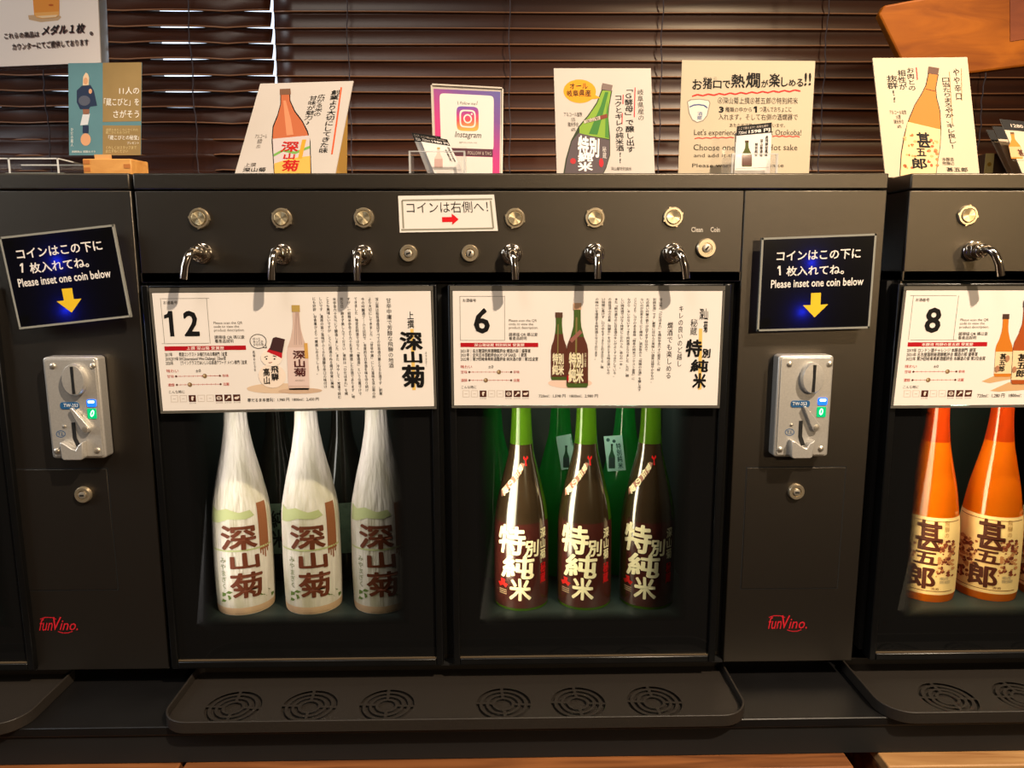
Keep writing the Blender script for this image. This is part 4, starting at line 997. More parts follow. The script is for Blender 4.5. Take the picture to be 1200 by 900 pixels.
# ------------------------------------------------------------------ notices on the cases
def film(name, rgb, tr):
    m = bpy.data.materials.new(name); m.use_nodes = True; nt = m.node_tree; b = nt.nodes['Principled BSDF']
    b.inputs['Base Color'].default_value = (*lin(rgb), 1); b.inputs['Roughness'].default_value = .18
    t = nt.nodes.new('ShaderNodeBsdfTranslucent'); t.inputs[0].default_value = (*tr, 1); mx = nt.nodes.new('ShaderNodeMixShader'); mx.inputs[0].default_value = .35
    nt.links.new(b.outputs[0], mx.inputs[1]); nt.links.new(t.outputs[0], mx.inputs[2]); nt.links.new(mx.outputs[0], nt.nodes['Material Output'].inputs[0]); return m
FILM = film('black_film', (14, 14, 14), (.16, .16, .3))
NTXT = mat('notice_white', (236, 230, 224), .5); YEL = mat('arrow_yellow', (238, 196, 30), .5)
def notice(quad, label, l1, l2, l3, arrow, leds, rot):
    s = Sheet('coin_notice', quad, label, 'notice', Y=-.016, build=False, thick=.0004)
    C = s.C; n = s.n
    mb = MB(); mb.add(C, [(0, 1, 2, 3)], FILM); mb.build('black_insert', s.root, smooth=False)
    # clear acrylic holder: rim round the insert and a spacer block on the case
    e = mat('holder_rim', (150, 150, 142), .2, coat=1.0); mid = (C[0]+C[1]+C[2]+C[3])/4
    mb = MB()
    for i in range(4):
        a, b = C[i], C[(i+1) % 4]; d = (b-a).normalized(); m_ = Vector((-d.z, 0, d.x)); m_ = m_ if m_.dot(mid-a) < 0 else -m_
        mb.prism([a-d*.0024, b+d*.0024, b+d*.0024+m_*.0024, a-d*.0024+m_*.0024], (0, .0035, 0), e)
    mb.build('holder_rim', s.root)
    mb = MB()
    for i in range(4):
        q = C[i]*.82+mid*.18; mb.box(q.x-.004, q.x+.004, -.0155, -.0002, q.z-.004, q.z+.004, MATTE)
    mb.build('spacer', s.root)
    x, y = l2[2]; s.flat('lettering', [(x+1.6, y), (x+3.6, y), (x+4, y+11), (x+2, y+11), (x+1.8, y+3), (x, y+3.6), (x-.1, y+2)], NTXT, 2)
    for t, q in ((l1[0], l1[1]), (l2[0], l2[1]), (l3[0], l3[1])): s.text(t, *q, NTXT, weight=.022)
    s.flat('arrow', arrow, YEL, 1)
    for px, py in leds:
        p = P(px, py, -.0105); l = bpy.data.lights.new('blue_led', 'POINT'); l.energy = .012; l.color = (.02, .05, 1); l.shadow_soft_size = .004
        o = bpy.data.objects.new('blue_led', l); COL.objects.link(o); o.location = p
    s.done()
def arrow_px(x, y0, y1, w0, w1, ym, sk=0):
    return [(x-w0+sk*y0, y0), (x+w0, y0), (x+w0, ym), (x+w1, ym), (x, y1), (x-w1, ym), (x-w0, ym)]
notice([(1.5, 280), (131, 265.5), (151, 369.5), (24.5, 383.5)], 'black acrylic coin notice tilted on the left dispenser column above its coin slot', ('コインはこの下に', (19.5, 287, 119.5, 299)), ('枚入れてね。', (35, 304.5, 104, 317), (23.5, 308.5)), ('Please inset one coin below', (21, 321, 130, 331)),
       [(72.3, 338.5), (84.5, 337.5), (86.5, 350.5), (95.5, 350), (84, 366.3), (66.5, 353.3), (75, 352)], [(70, 306), (80, 363)], -.09)
notice([(895, 281), (1025, 276), (1017, 382.5), (889.5, 386)], 'black acrylic coin notice on the middle dispenser column above its coin slot', ('コインはこの下に', (910, 293, 1008, 304.5)), ('枚入れてね。', (921.5, 311, 989, 322.5), (911, 311.5)), ('Please inset one coin below', (903, 326.5, 1011.5, 336)),
       [(950.5, 343.5), (962, 343), (961.5, 357), (970.5, 356.5), (954.5, 372), (941, 357.8), (950, 357.4)], [(949, 308), (938, 365)], 0)
s = Sheet('direction_notice', [(466.5, 229.5), (579, 228), (583.5, 270.5), (468.5, 272.5)], 'small white laminated notice with a red right arrow on the middle tap panel', 'notice', Y=-.0012, mat_=mat('laminate', (246, 238, 228), .25, coat=.5), thick=.001)
s.frame('border', 471, 233, 577.5, 269.5, 2.0, ink(150, 146, 128))
s.text('コインは右側へ！', 476.5, 236, 572, 249.5, BLACK, weight=-.004)
s.flat('arrow', [(518, 254.5), (529.5, 254.2), (529.5, 250.3), (537.5, 257), (530, 263.4), (530, 260), (518.3, 260.3)], ink(222, 24, 34), 2); s.done()

# ------------------------------------------------------------------ things on top of the dispensers
ZT = Z_TOP+.0004
TX = BLACK; SOFT = ink(70, 60, 52)
def wavy(s, x0, y0, x1, y1, m, amp=1.2, n=14, wd=1.3):
    pts = [(x0+(x1-x0)*k/n, y0+(y1-y0)*k/n+amp*(-1)**k) for k in range(n+1)]; s.line('underline', pts, wd, m, 2)
# leaning sign with a brown bottle
s = Sheet('handwritten_sign', [(305, 98), (414, 94.8), (393.5, 200.5), (276, 200.5)], 'tilted white handwritten sign with an orange brown bottle drawing, leftmost of the drawn signs', 'sign', Y=.06, base=ZT, free=True, mat_=PAPER_S)
GL = ink(190, 104, 66)
s.flat('drawn_bottle', [(328.5, 110), (340, 110), (340.5, 118), (346, 130), (355, 142), (361, 154), (364, 166), (365, 204), (321, 204), (318.3, 165), (319.5, 148), (324.5, 136), (328.5, 122)], BLACK, 1)
s.flat('drawn_bottle', [(329.5, 110), (339, 110), (339.5, 118.5), (345, 131), (354, 143), (360, 155), (363, 166), (364, 204), (322, 204), (319.5, 165), (320.7, 149), (325.5, 137), (329.5, 122)], GL, 2)
s.flat('drawn_bottle', [(332, 118), (335, 118), (341, 140), (344, 158), (336, 159), (334, 140)], ink(214, 140, 100), 3)
s.flat('drawn_bottle', [(328, 104.5), (340.5, 104), (341, 111), (328, 111.5)], ink(120, 84, 62), 3)
s.flat('drawn_bottle', [(319.7, 163), (363, 159), (364, 204), (322, 204)], ink(204, 190, 186), 4)
s.flat('drawn_bottle', [(321, 181), (332, 175), (346, 178), (363.5, 171), (363.6, 174), (346, 181), (332, 178), (321.2, 184)], ink(120, 170, 80), 5)
s.flat('drawn_bottle', [(321.6, 192), (340, 186), (363.7, 183), (364, 204), (322, 204)], ink(232, 176, 84), 5)
s.rect('drawn_bottle', 352, 164, 356.6, 186, ink(236, 160, 50), 6)
for ch, q in (('深', (330, 166, 350.5, 178.5)), ('山', (333, 180, 346, 187)), ('菊', (331, 188, 350, 201))): s.text(ch, *q, ink(196, 36, 30), 7, weight=.03, hand=.02)
s.text('創業より大切にしてきた味', 381, 103, 391.5, 180, TX, vertical=True, weight=.018, hand=.03); s.text('広がる米の', 370, 109.5, 379, 137, TX, vertical=True, weight=.01, hand=.03)
s.text('甘味が魅力♪', 359, 111, 369, 147, TX, vertical=True, weight=.01, hand=.03)
s.line('underline', [(400, 102.5), (395, 140), (389, 181)], 1.8, ink(214, 88, 40), 2)
s.text('アルコール\n度数\n15%', 297.5, 157.5, 311.5, 174, SOFT, hand=.02, align='CENTER'); s.text('上撰', 287, 191, 300, 195.5, SOFT, hand=.02); s.text('深山菊', 285, 196.5, 311, 201.5, TX, weight=.02, hand=.02)
s.done()
C = s.C; mb = MB(); t1 = C[0]*.45+C[1]*.55; t2 = C[1]*.96+C[0]*.04; d = (C[2]-C[1])
f1 = Vector((C[2].x+.004, C[2].y+.055, ZT)); f0 = Vector((C[2].x-.06, C[2].y+.06, ZT)); a1 = C[1]+d*.35; a0 = a1+(C[0]-C[1])*.5
e = s.n*-.002; mb.prism([a0+e, a1+e, f1, f0], (0, .0012, 0), mat('kraft_board', (206, 160, 80), .6)); mb.build('back_flap', s.root, smooth=False)
# green bottle sign
s = Sheet('handwritten_sign', [(649, 80), (762.7, 80), (767.3, 200.5), (652.4, 200.5)], 'white handwritten sign with a green bottle and orange speech bubble', 'sign', Y=.10, base=ZT, free=True, mat_=PAPER_S)
s.oval('bubble', 679.3, 107, 19.2, 14, ink(246, 158, 28), 1); s.flat('bubble', [(692, 108), (704, 115), (688, 117)], ink(246, 158, 28), 2)
s.text('オール\n岐阜県産', 664, 97.5, 692.5, 113.5, TX, 3, hand=.02, weight=.01, align='CENTER')
s.flat('drawn_bottle', [(705, 105), (717.5, 106), (714, 125), (713, 138), (715, 160), (715, 182), (710.5, 197), (707, 204), (660, 204), (663, 186), (669, 165), (678, 148), (689, 135), (699, 120)], ink(50, 60, 36), 1)
s.flat('drawn_bottle', [(706, 106), (716, 107), (713, 125), (712, 138), (713.8, 163), (679, 157), (679, 149), (690, 136), (700, 121)], ink(132, 168, 56), 2)
s.flat('drawn_bottle', [(709, 108), (713, 108), (708, 128), (700, 158), (690, 157), (697, 140), (704, 124)], ink(62, 124, 50), 3)
s.flat('drawn_bottle', [(712, 118), (713, 140), (713.5, 162), (709, 161), (709.5, 140)], ink(76, 134, 50), 3)
s.flat('drawn_bottle', [(706, 97.5), (718, 100), (716.5, 107), (704.5, 105)], ink(128, 108, 100), 4)
s.flat('drawn_bottle', [(678, 156), (714, 164.5), (714, 182), (709.5, 197), (706, 204), (661.5, 204), (664.5, 186), (670, 166)], ink(92, 80, 82), 4)
s.flat('drawn_bottle', [(684, 141.5), (711.5, 133.5), (712, 138), (684.5, 145)], ink(206, 190, 170), 5); s.flat('drawn_bottle', [(703, 136), (711.5, 133.5), (712, 138), (703.5, 140.5)], ink(130, 60, 44), 6)
s.text('深山菊', 686, 138, 702, 142.5, ink(60, 44, 40), 6, rot=-.28)
s.text('特別', 677, 160, 702.5, 184, ink(250, 246, 240), 6, weight=.05, hand=.03, rot=.1); s.text('純米', 677, 179, 695, 201, ink(250, 246, 240), 6, vertical=True, weight=.05, hand=.03)
s.oval('drawn_bottle', 704.5, 191, 2.8, 5.4, ink(196, 40, 48), 6, 9); s.oval('drawn_bottle', 671.5, 189, 3.6, 3.6, ink(186, 50, 54), 6, 7); s.text('秘蔵', 706, 172, 710.5, 186, ink(230, 220, 214), 6, vertical=True)
s.text('岐阜県産の', 747, 104.5, 754.5, 141, SOFT, vertical=True, hand=.03); s.text('「G酵母」で醸し出す', 732.5, 105, 743, 178.5, TX, vertical=True, weight=.018, hand=.03)
s.text('コクとキレの純米酒!!', 721, 112, 730.5, 191, TX, vertical=True, weight=.018, hand=.03)
for q in ([(744.2, 102.5), (743.2, 137.5)], [(730.2, 111), (730, 122)], [(729.2, 132.5), (728.8, 145.5)]): s.line('underline', q, 1.1, ink(206, 38, 46), 2)
s.text('アルコール度数\n15%\n精米歩合\n60%', 661, 131.5, 682.5, 154, SOFT, hand=.02, align='CENTER'); s.text('深山菊特別純米', 716, 195.7, 740, 200, SOFT, hand=.02); s.done()
# hot sake sign
s = Sheet('handwritten_sign', [(799.3, 70.5), (955.5, 71.5), (948.2, 200.5), (794.8, 200.5)], 'wide cream handwritten sign about warm drinks with a cup drawing', 'sign', Y=.12, base=ZT, free=True, mat_=PAPER_Y)
x = 811.5
for ch, wd, h, oy in (('お', 11, 12, 3), ('猪', 11, 13, 2), ('口', 10, 9, 3), ('で', 9, 9, 3), ('熱', 16, 16, -1), ('燗', 17, 18, -2), ('が', 8, 9, 2), ('楽', 13, 16, -2), ('し', 8, 11, 0), ('め', 8, 8, 1), ('る', 8, 9, 1), ('!!', 8, 15, -3)):
    s.text(ch, x, 96+oy-h/2, x+wd, 96+oy+h/2, TX, weight=.025, hand=.02); x += wd+1.1
s.text('ちょこ', 825, 90.2, 840, 93, SOFT)
wavy(s, 811, 112, 938, 106, ink(214, 54, 48), .9, 20, 1.7)
s.flat('drawn_cup', [(805, 119), (809, 116.5), (820, 115.8), (831, 117.5), (832.5, 121), (829, 136), (824, 142), (817, 144), (811, 141), (807, 133)], ink(150, 138, 124), 1)
s.flat('drawn_cup', [(806, 119.5), (810, 117.5), (820, 116.8), (830, 118.3), (831.3, 121), (828, 135.5), (823.5, 141), (817, 143), (811.6, 140), (808, 132.5)], ink(228, 222, 210), 2)
s.line('drawn_cup', [(808, 125.5), (813, 123.2), (819, 122.6), (825, 123.6), (829, 126.5)], 1.4, ink(60, 84, 140), 3); s.text('酒\n蔵', 817, 131, 823, 140.5, ink(70, 96, 150), 3, hand=.02)
s.text('④深山菊上撰⑥甚五郎⑦特別純米', 841.5, 114, 935, 122, SOFT, hand=.02)
s.text('3', 842.5, 125, 848, 132, TX, weight=.05); s.text('種類の中から', 850, 125.5, 881, 131.5, SOFT, hand=.02); s.flat('lettering', [(884.5, 124.5), (887.2, 124.5), (887.2, 132), (884.8, 132), (884.8, 127), (883, 127.6), (883, 126)], TX, 2); s.text('つ選んでおちょこに', 890, 125, 927.5, 131.5, SOFT, hand=.02)
s.text('入れます。そして右側の酒燗器で', 842, 133.5, 935, 141, SOFT, hand=.02); s.text('あたためて飲んでくださいませ。', 855, 144.5, 920, 149.5, SOFT, hand=.02)
s.text("Let's experience Hot sake at Otokoba!", 813.5, 151.5, 939.5, 160.5, SOFT, hand=.015)
wavy(s, 814, 162, 860, 161, ink(214, 70, 60), .5, 10, 1.1); wavy(s, 905, 159.5, 937, 160, ink(214, 70, 60), .5, 8, 1.1)
s.text('Choose one of these Hot sake', 812.6, 169, 935, 176.5, SOFT, hand=.015); s.text('and add it to the cup.', 813, 180, 895, 185.5, SOFT, hand=.015); s.text('Please warm up your sake', 811, 191.5, 919, 197.5, SOFT, hand=.015); s.done()
# amber bottle sign
s = Sheet('handwritten_sign', [(1022.5, 68), (1133.5, 67), (1147.5, 200.5), (1037, 200.5)], 'white handwritten sign with an amber bottle drawing below the wooden plaque', 'sign', Y=.05, base=ZT, free=True, mat_=PAPER_Y)
s.flat('drawn_bottle', [(1087.5, 86), (1100, 87), (1097, 103), (1098, 115), (1102, 130), (1103, 152), (1102, 172), (1099, 190), (1097, 206), (1054, 206), (1055.5, 180), (1059.5, 157), (1064.5, 140), (1071.5, 123), (1079.5, 110), (1084.5, 100)], BLACK, 1)
s.flat('drawn_bottle', [(1088.5, 86), (1099, 87), (1096, 103), (1097, 115), (1101, 130), (1102, 152), (1101, 172), (1098, 190), (1096, 206), (1055, 206), (1056.5, 180), (1060.5, 157), (1065.5, 140), (1072.5, 123), (1080.5, 110), (1085.5, 100)], ink(200, 124, 48), 2)
s.flat('drawn_bottle', [(1088, 78), (1100.5, 80), (1099, 88), (1087, 86)], ink(104, 74, 60), 3)
s.line('drawn_bottle', [(1085, 104.5), (1096, 107)], .7, BROWN, 3)
s.flat('drawn_bottle', [(1063.5, 143), (1102, 152), (1101, 172), (1098, 190), (1096, 206), (1055, 206), (1056.5, 180)], ink(246, 208, 150), 4)
rnd = random.Random(11)
for q in range(34):
    x, y = (rnd.uniform(1060, 1074), rnd.uniform(158, 200)) if q % 2 else (rnd.uniform(1086, 1098), rnd.uniform(162, 200)); s.oval('drawn_bottle', x, y, rnd.uniform(1, 2.6), rnd.uniform(1, 2.6), rnd.choice((ink(214, 128, 76), ink(196, 96, 60), ink(232, 168, 110))), 5, 7)
for ch, q in (('甚', (1074, 155, 1090, 173.5)), ('五', (1073.5, 174, 1085, 183.5)), ('郎', (1068, 185, 1086, 198.5))): s.text(ch, *q, TX, 6, weight=.035, hand=.02)
s.text('お肉との', 1063.5, 79.5, 1072, 106, TX, vertical=True, weight=.012, hand=.03); s.text('相性が', 1052, 82, 1062, 105, TX, vertical=True, weight=.012, hand=.03); s.text('抜群!!', 1040, 88, 1053, 120, TX, vertical=True, weight=.014, hand=.03)
s.line('underline', [(1073.6, 79), (1075, 93.5)], 1.2, ink(190, 34, 40), 2)
s.text('やや辛口', 1118, 80.5, 1125.5, 117, TX, vertical=True, weight=.008, hand=.03); s.text('口当たりまろやか、キレ良し!', 1107.5, 91, 1117, 174, TX, vertical=True, weight=.01, hand=.03)
s.line('underline', [(1126.5, 80), (1127, 118)], .6, ink(180, 120, 60), 2); s.line('underline', [(1112.5, 84), (1116, 145)], .6, ink(180, 120, 60), 2)
s.text('アルコール度数\n15度\n精米歩合\n60%', 1043, 129, 1063, 150.5, SOFT, hand=.02, align='CENTER'); s.text('本醸造\n飛騨の', 1104, 184.5, 1118, 194, SOFT, hand=.02); s.text('甚五郎', 1109, 196, 1134, 201.5, TX, weight=.015, hand=.02); s.done()

# photo app stand
s = Sheet('acrylic_stand', [(506.3, 100), (588, 104.3), (587, 200.5), (509.8, 200.5)], 'clear acrylic stand with a pink and purple social media card behind the price cards', 'stand', Y=.16, base=ZT, free=True, mat_=mat('acrylic_back', (206, 196, 186), .15, coat=1.0), thick=.003, card='acrylic_back')
s.flat('gradient_card', [(508, 104), (586.5, 107.5), (585.5, 206), (511.5, 206)], gradient_ink('pink_purple', [(0, (226, 40, 96)), (.45, (206, 44, 130)), (.75, (124, 70, 150)), (1, (90, 86, 160))], axis=(.35, 0, .65)), 1)
s.super_oval('white_card', 547.5, 144, 31, 32, PAPER, 2, 48, .12)
s.super_oval('app_logo', 548, 139.3, 12.8, 14, gradient_ink('logo_blend', [(0, (246, 176, 70)), (.4, (232, 64, 80)), (.7, (176, 48, 140)), (1, (86, 80, 180))], axis=(-.1, 0, 1)), 3, 40, .35)
s.ring('app_logo', 548, 139.3, 9.4, 10.2, 1.7, PAPER, 4, 40, .45); s.ring('app_logo', 548, 139.3, 5.0, 5.3, 1.6, PAPER, 4, 28); s.oval('app_logo', 552.8, 133.8, 1.1, 1.1, PAPER, 4, 10)
s.text('Instagram', 533, 154.5, 564, 163.5, TX, 3, shear=.25, weight=.006); s.text('Follow me', 539, 119.5, 557, 122.8, TX, 3, shear=.3); s.line('lettering', [(536, 118.5), (537, 123)], .5, TX, 3); s.line('lettering', [(559.5, 118.5), (558.5, 123)], .5, TX, 3)
s.text('@FOLLOW ME', 538, 166.3, 559, 168.4, GREY, 3)
s.rect('dark_strip', 521, 174, 578, 183, ink(96, 60, 70), 3); s.text('FOLLOW & TAG', 548, 177.5, 576, 181.5, PALE, 4); s.rect('white_card', 519, 183, 578, 206, PAPER, 3)
mb_ = s.part('rim'); C = s.C
for i in range(4):
    a, b = C[i], C[(i+1) % 4]; d = (b-a).normalized()*.002; mid = (C[0]+C[2])/2; o = d.cross(s.n).normalized()*.002; o = o if o.dot(mid-a) < 0 else -o
    mb_.prism([a-s.n*.003, b-s.n*.003, b+o-s.n*.003, a+o-s.n*.003], s.n*.005, mat('acrylic_rim', (214, 204, 190), .2, coat=1.0))
s.done()

# price cards in small clear holders
def holder(name, x0, x1, ytop, Y, depth, label, group):
    a, b = P(x0, ytop, Y), P(x1, ytop, Y); z1 = a.z; t = .0018
    root = empty(name, ((a.x+b.x)/2, Y+depth/2, ZT), label, 'holder', group)
    mb = MB(); mb.box(a.x, b.x, Y, Y+t, ZT, z1, CLEAR); mb.build('front_wall', root)
    mb = MB(); mb.box(a.x, b.x, Y+depth-t, Y+depth, ZT, z1+.012, CLEAR); mb.build('back_wall', root)
    mb = MB()
    for x in (a.x, b.x-t): mb.box(x, x+t, Y+t, Y+depth-t, ZT, z1, HAZE)
    mb.box(a.x+t, b.x-t, Y+t, Y+depth-t, ZT, ZT+t, HAZE); mb.build('side_walls', root)
    mb = MB()
    for x in (a.x, b.x-t): mb.box(x-.0003, x+t+.0003, Y-.0005, Y+t, ZT, z1, EDGE)
    mb.box(a.x, b.x, Y-.0003, Y+t, z1-t*.6, z1+.0003, EDGE); mb.build('edges', root); return root
HOL = 'clear card holders on the dispenser tops'
holder('card_holder', 479, 545, 177, .050, .045, 'clear acrylic card holder in front of the pink social media stand', HOL)
holder('card_holder', 858, 912, 180, .048, .045, 'clear acrylic card holder in front of the wide cream sign', HOL)
def price_card(quad, Y, label, head, price, cols, colour, pic, kw):
    s = Sheet('price_card', quad, label, 'card', Y=Y, base=ZT+.0022, mat_=PAPER, thick=.0008, group='price cards', pose=kw)
    q = s.q
    f = lambda u, t: tuple((s.Hi @ np.array([u, t, 1]))[:2]/(s.Hi @ np.array([u, t, 1]))[2])
    s.flat('black_header', [(0, 0), (1, 0), (1, .19), (0, .19)], BLACK, 1, True)
    def tx(body, u0, t0, u1, t1, m, **k):
        cx, cy = f((u0+u1)/2, (t0+t1)/2); W, H = (u1-u0)*s.W, (t1-t0)*s.Hh; s.text(body, cx-W/2, cy-H/2, cx+W/2, cy+H/2, m, **k)
    tx('ここで買えます！お持ち帰り', .06, .03, .9, .08, PALE); tx('720ml', .06, .11, .3, .165, PAPER); tx(price, .36, .1, .96, .17, PAPER, weight=.03)
    for k, t in enumerate(cols): tx(t, .84-.14*k, .24+.06*k, .92-.14*k, .62, CARD_INK, vertical=True, weight=.02)
    if pic:
        cx, cy = f(.34, .3); cx2, cy2 = f(.34, .8); s.bottle('printed_picture', (cx+cx2)/2, min(cy, cy2), max(cy, cy2), s.W*.14, s.W*.045, *colour)
    s.line('printed_chart', [f(.03, .84), f(.97, .82)], .3, GREY, 1)
    for t in (.88, .91, .94): s.line('printed_chart', [f(.08, t), f(.6, t)], .25, PALE, 1)
    s.done(); return s
CB = (ink(84, 90, 40), ink(80, 60, 40), ink(96, 58, 48)); CA = (ink(220, 130, 40), ink(110, 80, 40), ink(210, 170, 120)); CW = (ink(226, 204, 190), ink(190, 160, 100), ink(206, 170, 160))
price_card([(482, 155.5), (516, 160), (532, 200.5), (500, 200.5)], .075, 'leaning price card with black header, left one in the holder by the pink stand', '', '1880 円', ['上撰深山菊', '日本酒'], CW, False, (0, 12))
price_card([(490, 157), (524, 163.5), (542, 200.5), (508, 200.5)], .066, 'leaning price card with a picture, front one in the holder by the pink stand', '', '1980 円', ['飛騨高山の地酒', '本徳利'], CW, True, (0, 12))
price_card([(861.5, 156), (898, 152), (896, 200.5), (860, 200.5)], .082, 'price card with black header showing behind the green bottle price card', '', '1598 円', ['特別純米'], CB, False, (0, 6))
price_card([(863.5, 148), (904.5, 143.5), (902.5, 200.5), (860.8, 200.5)], .066, 'price card with a green bottle picture in front of the wide cream sign', '', '1598 円', ['奥飛騨秘蔵蔵', '深山菊酒造', '特別純米'], CB, True, (0, 6))
# rack of leaning cards at the right edge
RACK = 'leaning cards at the right edge'
def rack_card(quad, Y, label, pic, front):
    s = Sheet('price_card', quad, label, 'card', Y=Y, base=ZT, mat_=PAPER_Y if front else mat('card_side', (196, 176, 150), .6), thick=.0012, group=RACK, pose=(0, 20))
    if front:
        s.flat('black_header', [(0, 0), (1, 0), (1, .17), (0, .17)], BLACK, 1, True); s.text('1280 円', 1185, 146, 1208, 150.5, PALE, weight=.03)
        s.bottle('printed_picture', 1192, 155, 186, 7, 2, *CA, lean=-.2); s.text('甚', 1193, 175, 1199, 183, BROWN, 4, weight=.03)
        s.line('printed_chart', [(1186, 188), (1210, 188)], .4, GREY, 1)
    else:
        s.flat('black_header', [(0, 0), (1, 0), (1, .22), (0, .22)], BLACK, 1, True)
    s.done()
rack_card([(1172, 139.5), (1216, 144), (1236, 200.5), (1197, 200.5)], .055, 'front leaning price card with an amber bottle at the right edge', True, True)
rack_card([(1163, 148), (1200, 150), (1220, 200.5), (1186, 200.5)], .085, 'second leaning card behind the front one at the right edge', False, False)
rack_card([(1156, 152), (1190, 154), (1212, 200.5), (1180, 200.5)], .105, 'rearmost leaning card at the right edge', False, False)
a, b = P(1159, 179, .12), P(1167, 200, .12)
root = empty('gold_box', ((a.x+b.x)/2, .13, ZT), 'narrow pale gold box standing behind the leaning cards at the right edge', 'box')
mb = MB(); mb.box(a.x, b.x+.03, .127, .155, ZT, a.z, mat('brown_carton', (90, 62, 40), .5)); mb.build('carton', root, bevel=.0008)
mb = MB(); mb.box(a.x, b.x, .1262, .127, ZT, a.z, mat('gold_panel', (226, 196, 120), .4)); mb.build('gold_panel', root)
mb = MB(); zc = (ZT+a.z)/2+.006; mb.lathe([(.0028, 0), (.0028, .0004)], ((a.x+b.x)/2, .1262, zc), mat('gold_seal', (190, 140, 40), .4), 'y', 14); mb.build('seal', root)

# leaflet in a wooden block, clear box
WOODB = wood('light_block_wood', (206, 142, 70), (232, 172, 96), scale=(14, 60, 60), rough=.5)
a, b = P(96, 184, .045), P(153, 187, .045)
root = empty('wooden_block', ((a.x+b.x)/2, .06, ZT), 'small light wooden block holding up the teal and gold leaflet', 'stand')
mb = MB(); mb.prism([(a.x, .045, ZT), (b.x, .045, ZT), (b.x+.008, .075, ZT), (a.x+.006, .075, ZT)], (0, 0, a.z-ZT-.002), WOODB); mb.build('block', root, bevel=.0012)
mb = MB(); zz = a.z-.0025
for q in ((a.x+.001, a.x+.009, zz-.006), (a.x+.001, a.x+.009, zz-.015), (b.x-.009, b.x-.001, zz-.011)): mb.box(q[0], q[1], .0446, .0452, q[2], q[2]+.005, mat('end_grain', (190, 116, 50), .6))
mb.build('dowel_ends', root)
mb = MB(); c0, c1 = P(112, 182, .055), P(131, 182, .055); mb.box(c0.x, c1.x, .052, .0545, a.z-.006, a.z+.004, mat('kraft_clip', (214, 164, 100), .6)); mb.build('clip', root)
s = Sheet('leaflet', [(80, 74), (166, 73), (165, 181.8), (81, 182)], 'glossy leaflet, teal on the left and gold on the right, held by a wooden block', 'leaflet', Y=.0562, mat_=mat('leaflet_teal', (104, 148, 158), .22, coat=.6, noise=.12, nscale=12), thick=.001)
s.flat('gold_panel', [(120.5, 73.6), (166, 73), (165.3, 142), (120.5, 143)], mat('leaflet_gold', (164, 138, 92), .25, coat=.6, noise=.15, nscale=14), 1); s.flat('gold_panel', [(120.5, 147), (165.2, 147), (165, 181.8), (120.5, 182)], mat('leaflet_gold', (164, 138, 92), .25), 1)
NV = ink(44, 56, 84); SK = ink(226, 168, 126)
s.flat('printed_figure', [(100.5, 85), (97.5, 90), (97, 100), (104, 100.5), (104.5, 91), (103, 86.5)], ink(236, 206, 170), 1); s.oval('printed_figure', 100.5, 95, 2.6, 4, SK, 2, 12)
s.flat('printed_figure', [(96, 100.5), (106, 99.5), (110, 106), (114, 124), (106, 125), (104, 128), (94, 128), (90, 120), (90, 106)], NV, 1); s.oval('printed_figure', 99, 118, 7, 6, ink(92, 96, 112), 2, 14); s.oval('printed_figure', 106, 107, 2, 3, SK, 2, 10)
s.flat('printed_figure', [(97, 128), (105, 128), (104.5, 134), (97.5, 134)], ink(150, 104, 80), 1); s.flat('printed_figure', [(97, 134), (105.5, 133), (103, 146), (94, 147)], ink(222, 226, 230), 1); s.flat('printed_figure', [(97, 147), (104, 147), (104, 156), (97, 156)], NV, 2); s.oval('printed_figure', 100.5, 163.5, 6, 7.5, SK, 1, 16)
WT = ink(250, 246, 236)
s.text('11人の', 140, 102, 163, 110.5, WT, weight=.008); s.text('「蔵こびと」を', 122, 115, 163, 124, WT, weight=.008); s.text('さがそう', 133, 129, 163, 138, WT, weight=.008)
s.text('酒蔵のあちこちにかくれた\n蔵こびとをみつけて', 124, 150.5, 162, 157, ink(226, 206, 150)); s.text('「蔵こびとの秘宝」', 127, 158.5, 163, 164, WT, weight=.01); s.text('プレゼント', 149, 166, 163, 169, WT); s.text('くわしくはスタッフまで\nおたずねください', 124, 171, 160, 179, ink(226, 206, 150)); s.text('飛騨高山 酒蔵めぐり', 84, 176.5, 112, 179, WT); s.text('ひだの蔵人', 83, 150, 86, 172, WT, vertical=True); s.done()
a, b = P(-12, 185, .03), P(68, 186, .03)
root = empty('acrylic_box', ((a.x+b.x)/2, .06, ZT), 'low clear acrylic box on the left dispenser top, left of the leaflet', 'box')
mb = MB(); t = .0016; y0, y1 = .03, .09; x0, x1 = a.x, b.x; z1 = a.z
mb.box(x0, x1, y0, y0+t, ZT, z1, CLEAR); mb.box(x0, x1, y1-t, y1, ZT, z1, CLEAR); mb.box(x0, x0+t, y0+t, y1-t, ZT, z1, CLEAR); mb.box(x1-t, x1, y0+t, y1-t, ZT, z1, CLEAR); mb.build('walls', root)
mb = MB(); ED2 = glassy('bright_edge', milky=.9)
for x in (x0, P(9, 185, .03).x, x1-t): mb.box(x, x+t*1.3, y0-.0006, y0, ZT, z1, ED2)
mb.box(x0, x1, y0-.0006, y0, z1-t, z1, ED2); mb.box(x0, x1, y1, y1+.0006, z1-t, z1, ED2); mb.box(x1, x1+.0006, y0, y1, z1-t, z1, ED2); mb.build('edges', root)
mb = MB(); mb.box(x0+.004, x1-.006, .05, .07, ZT+.0003, ZT+.006, mat('pale_leaflet', (170, 176, 160), .5)); mb.build('slip', root)

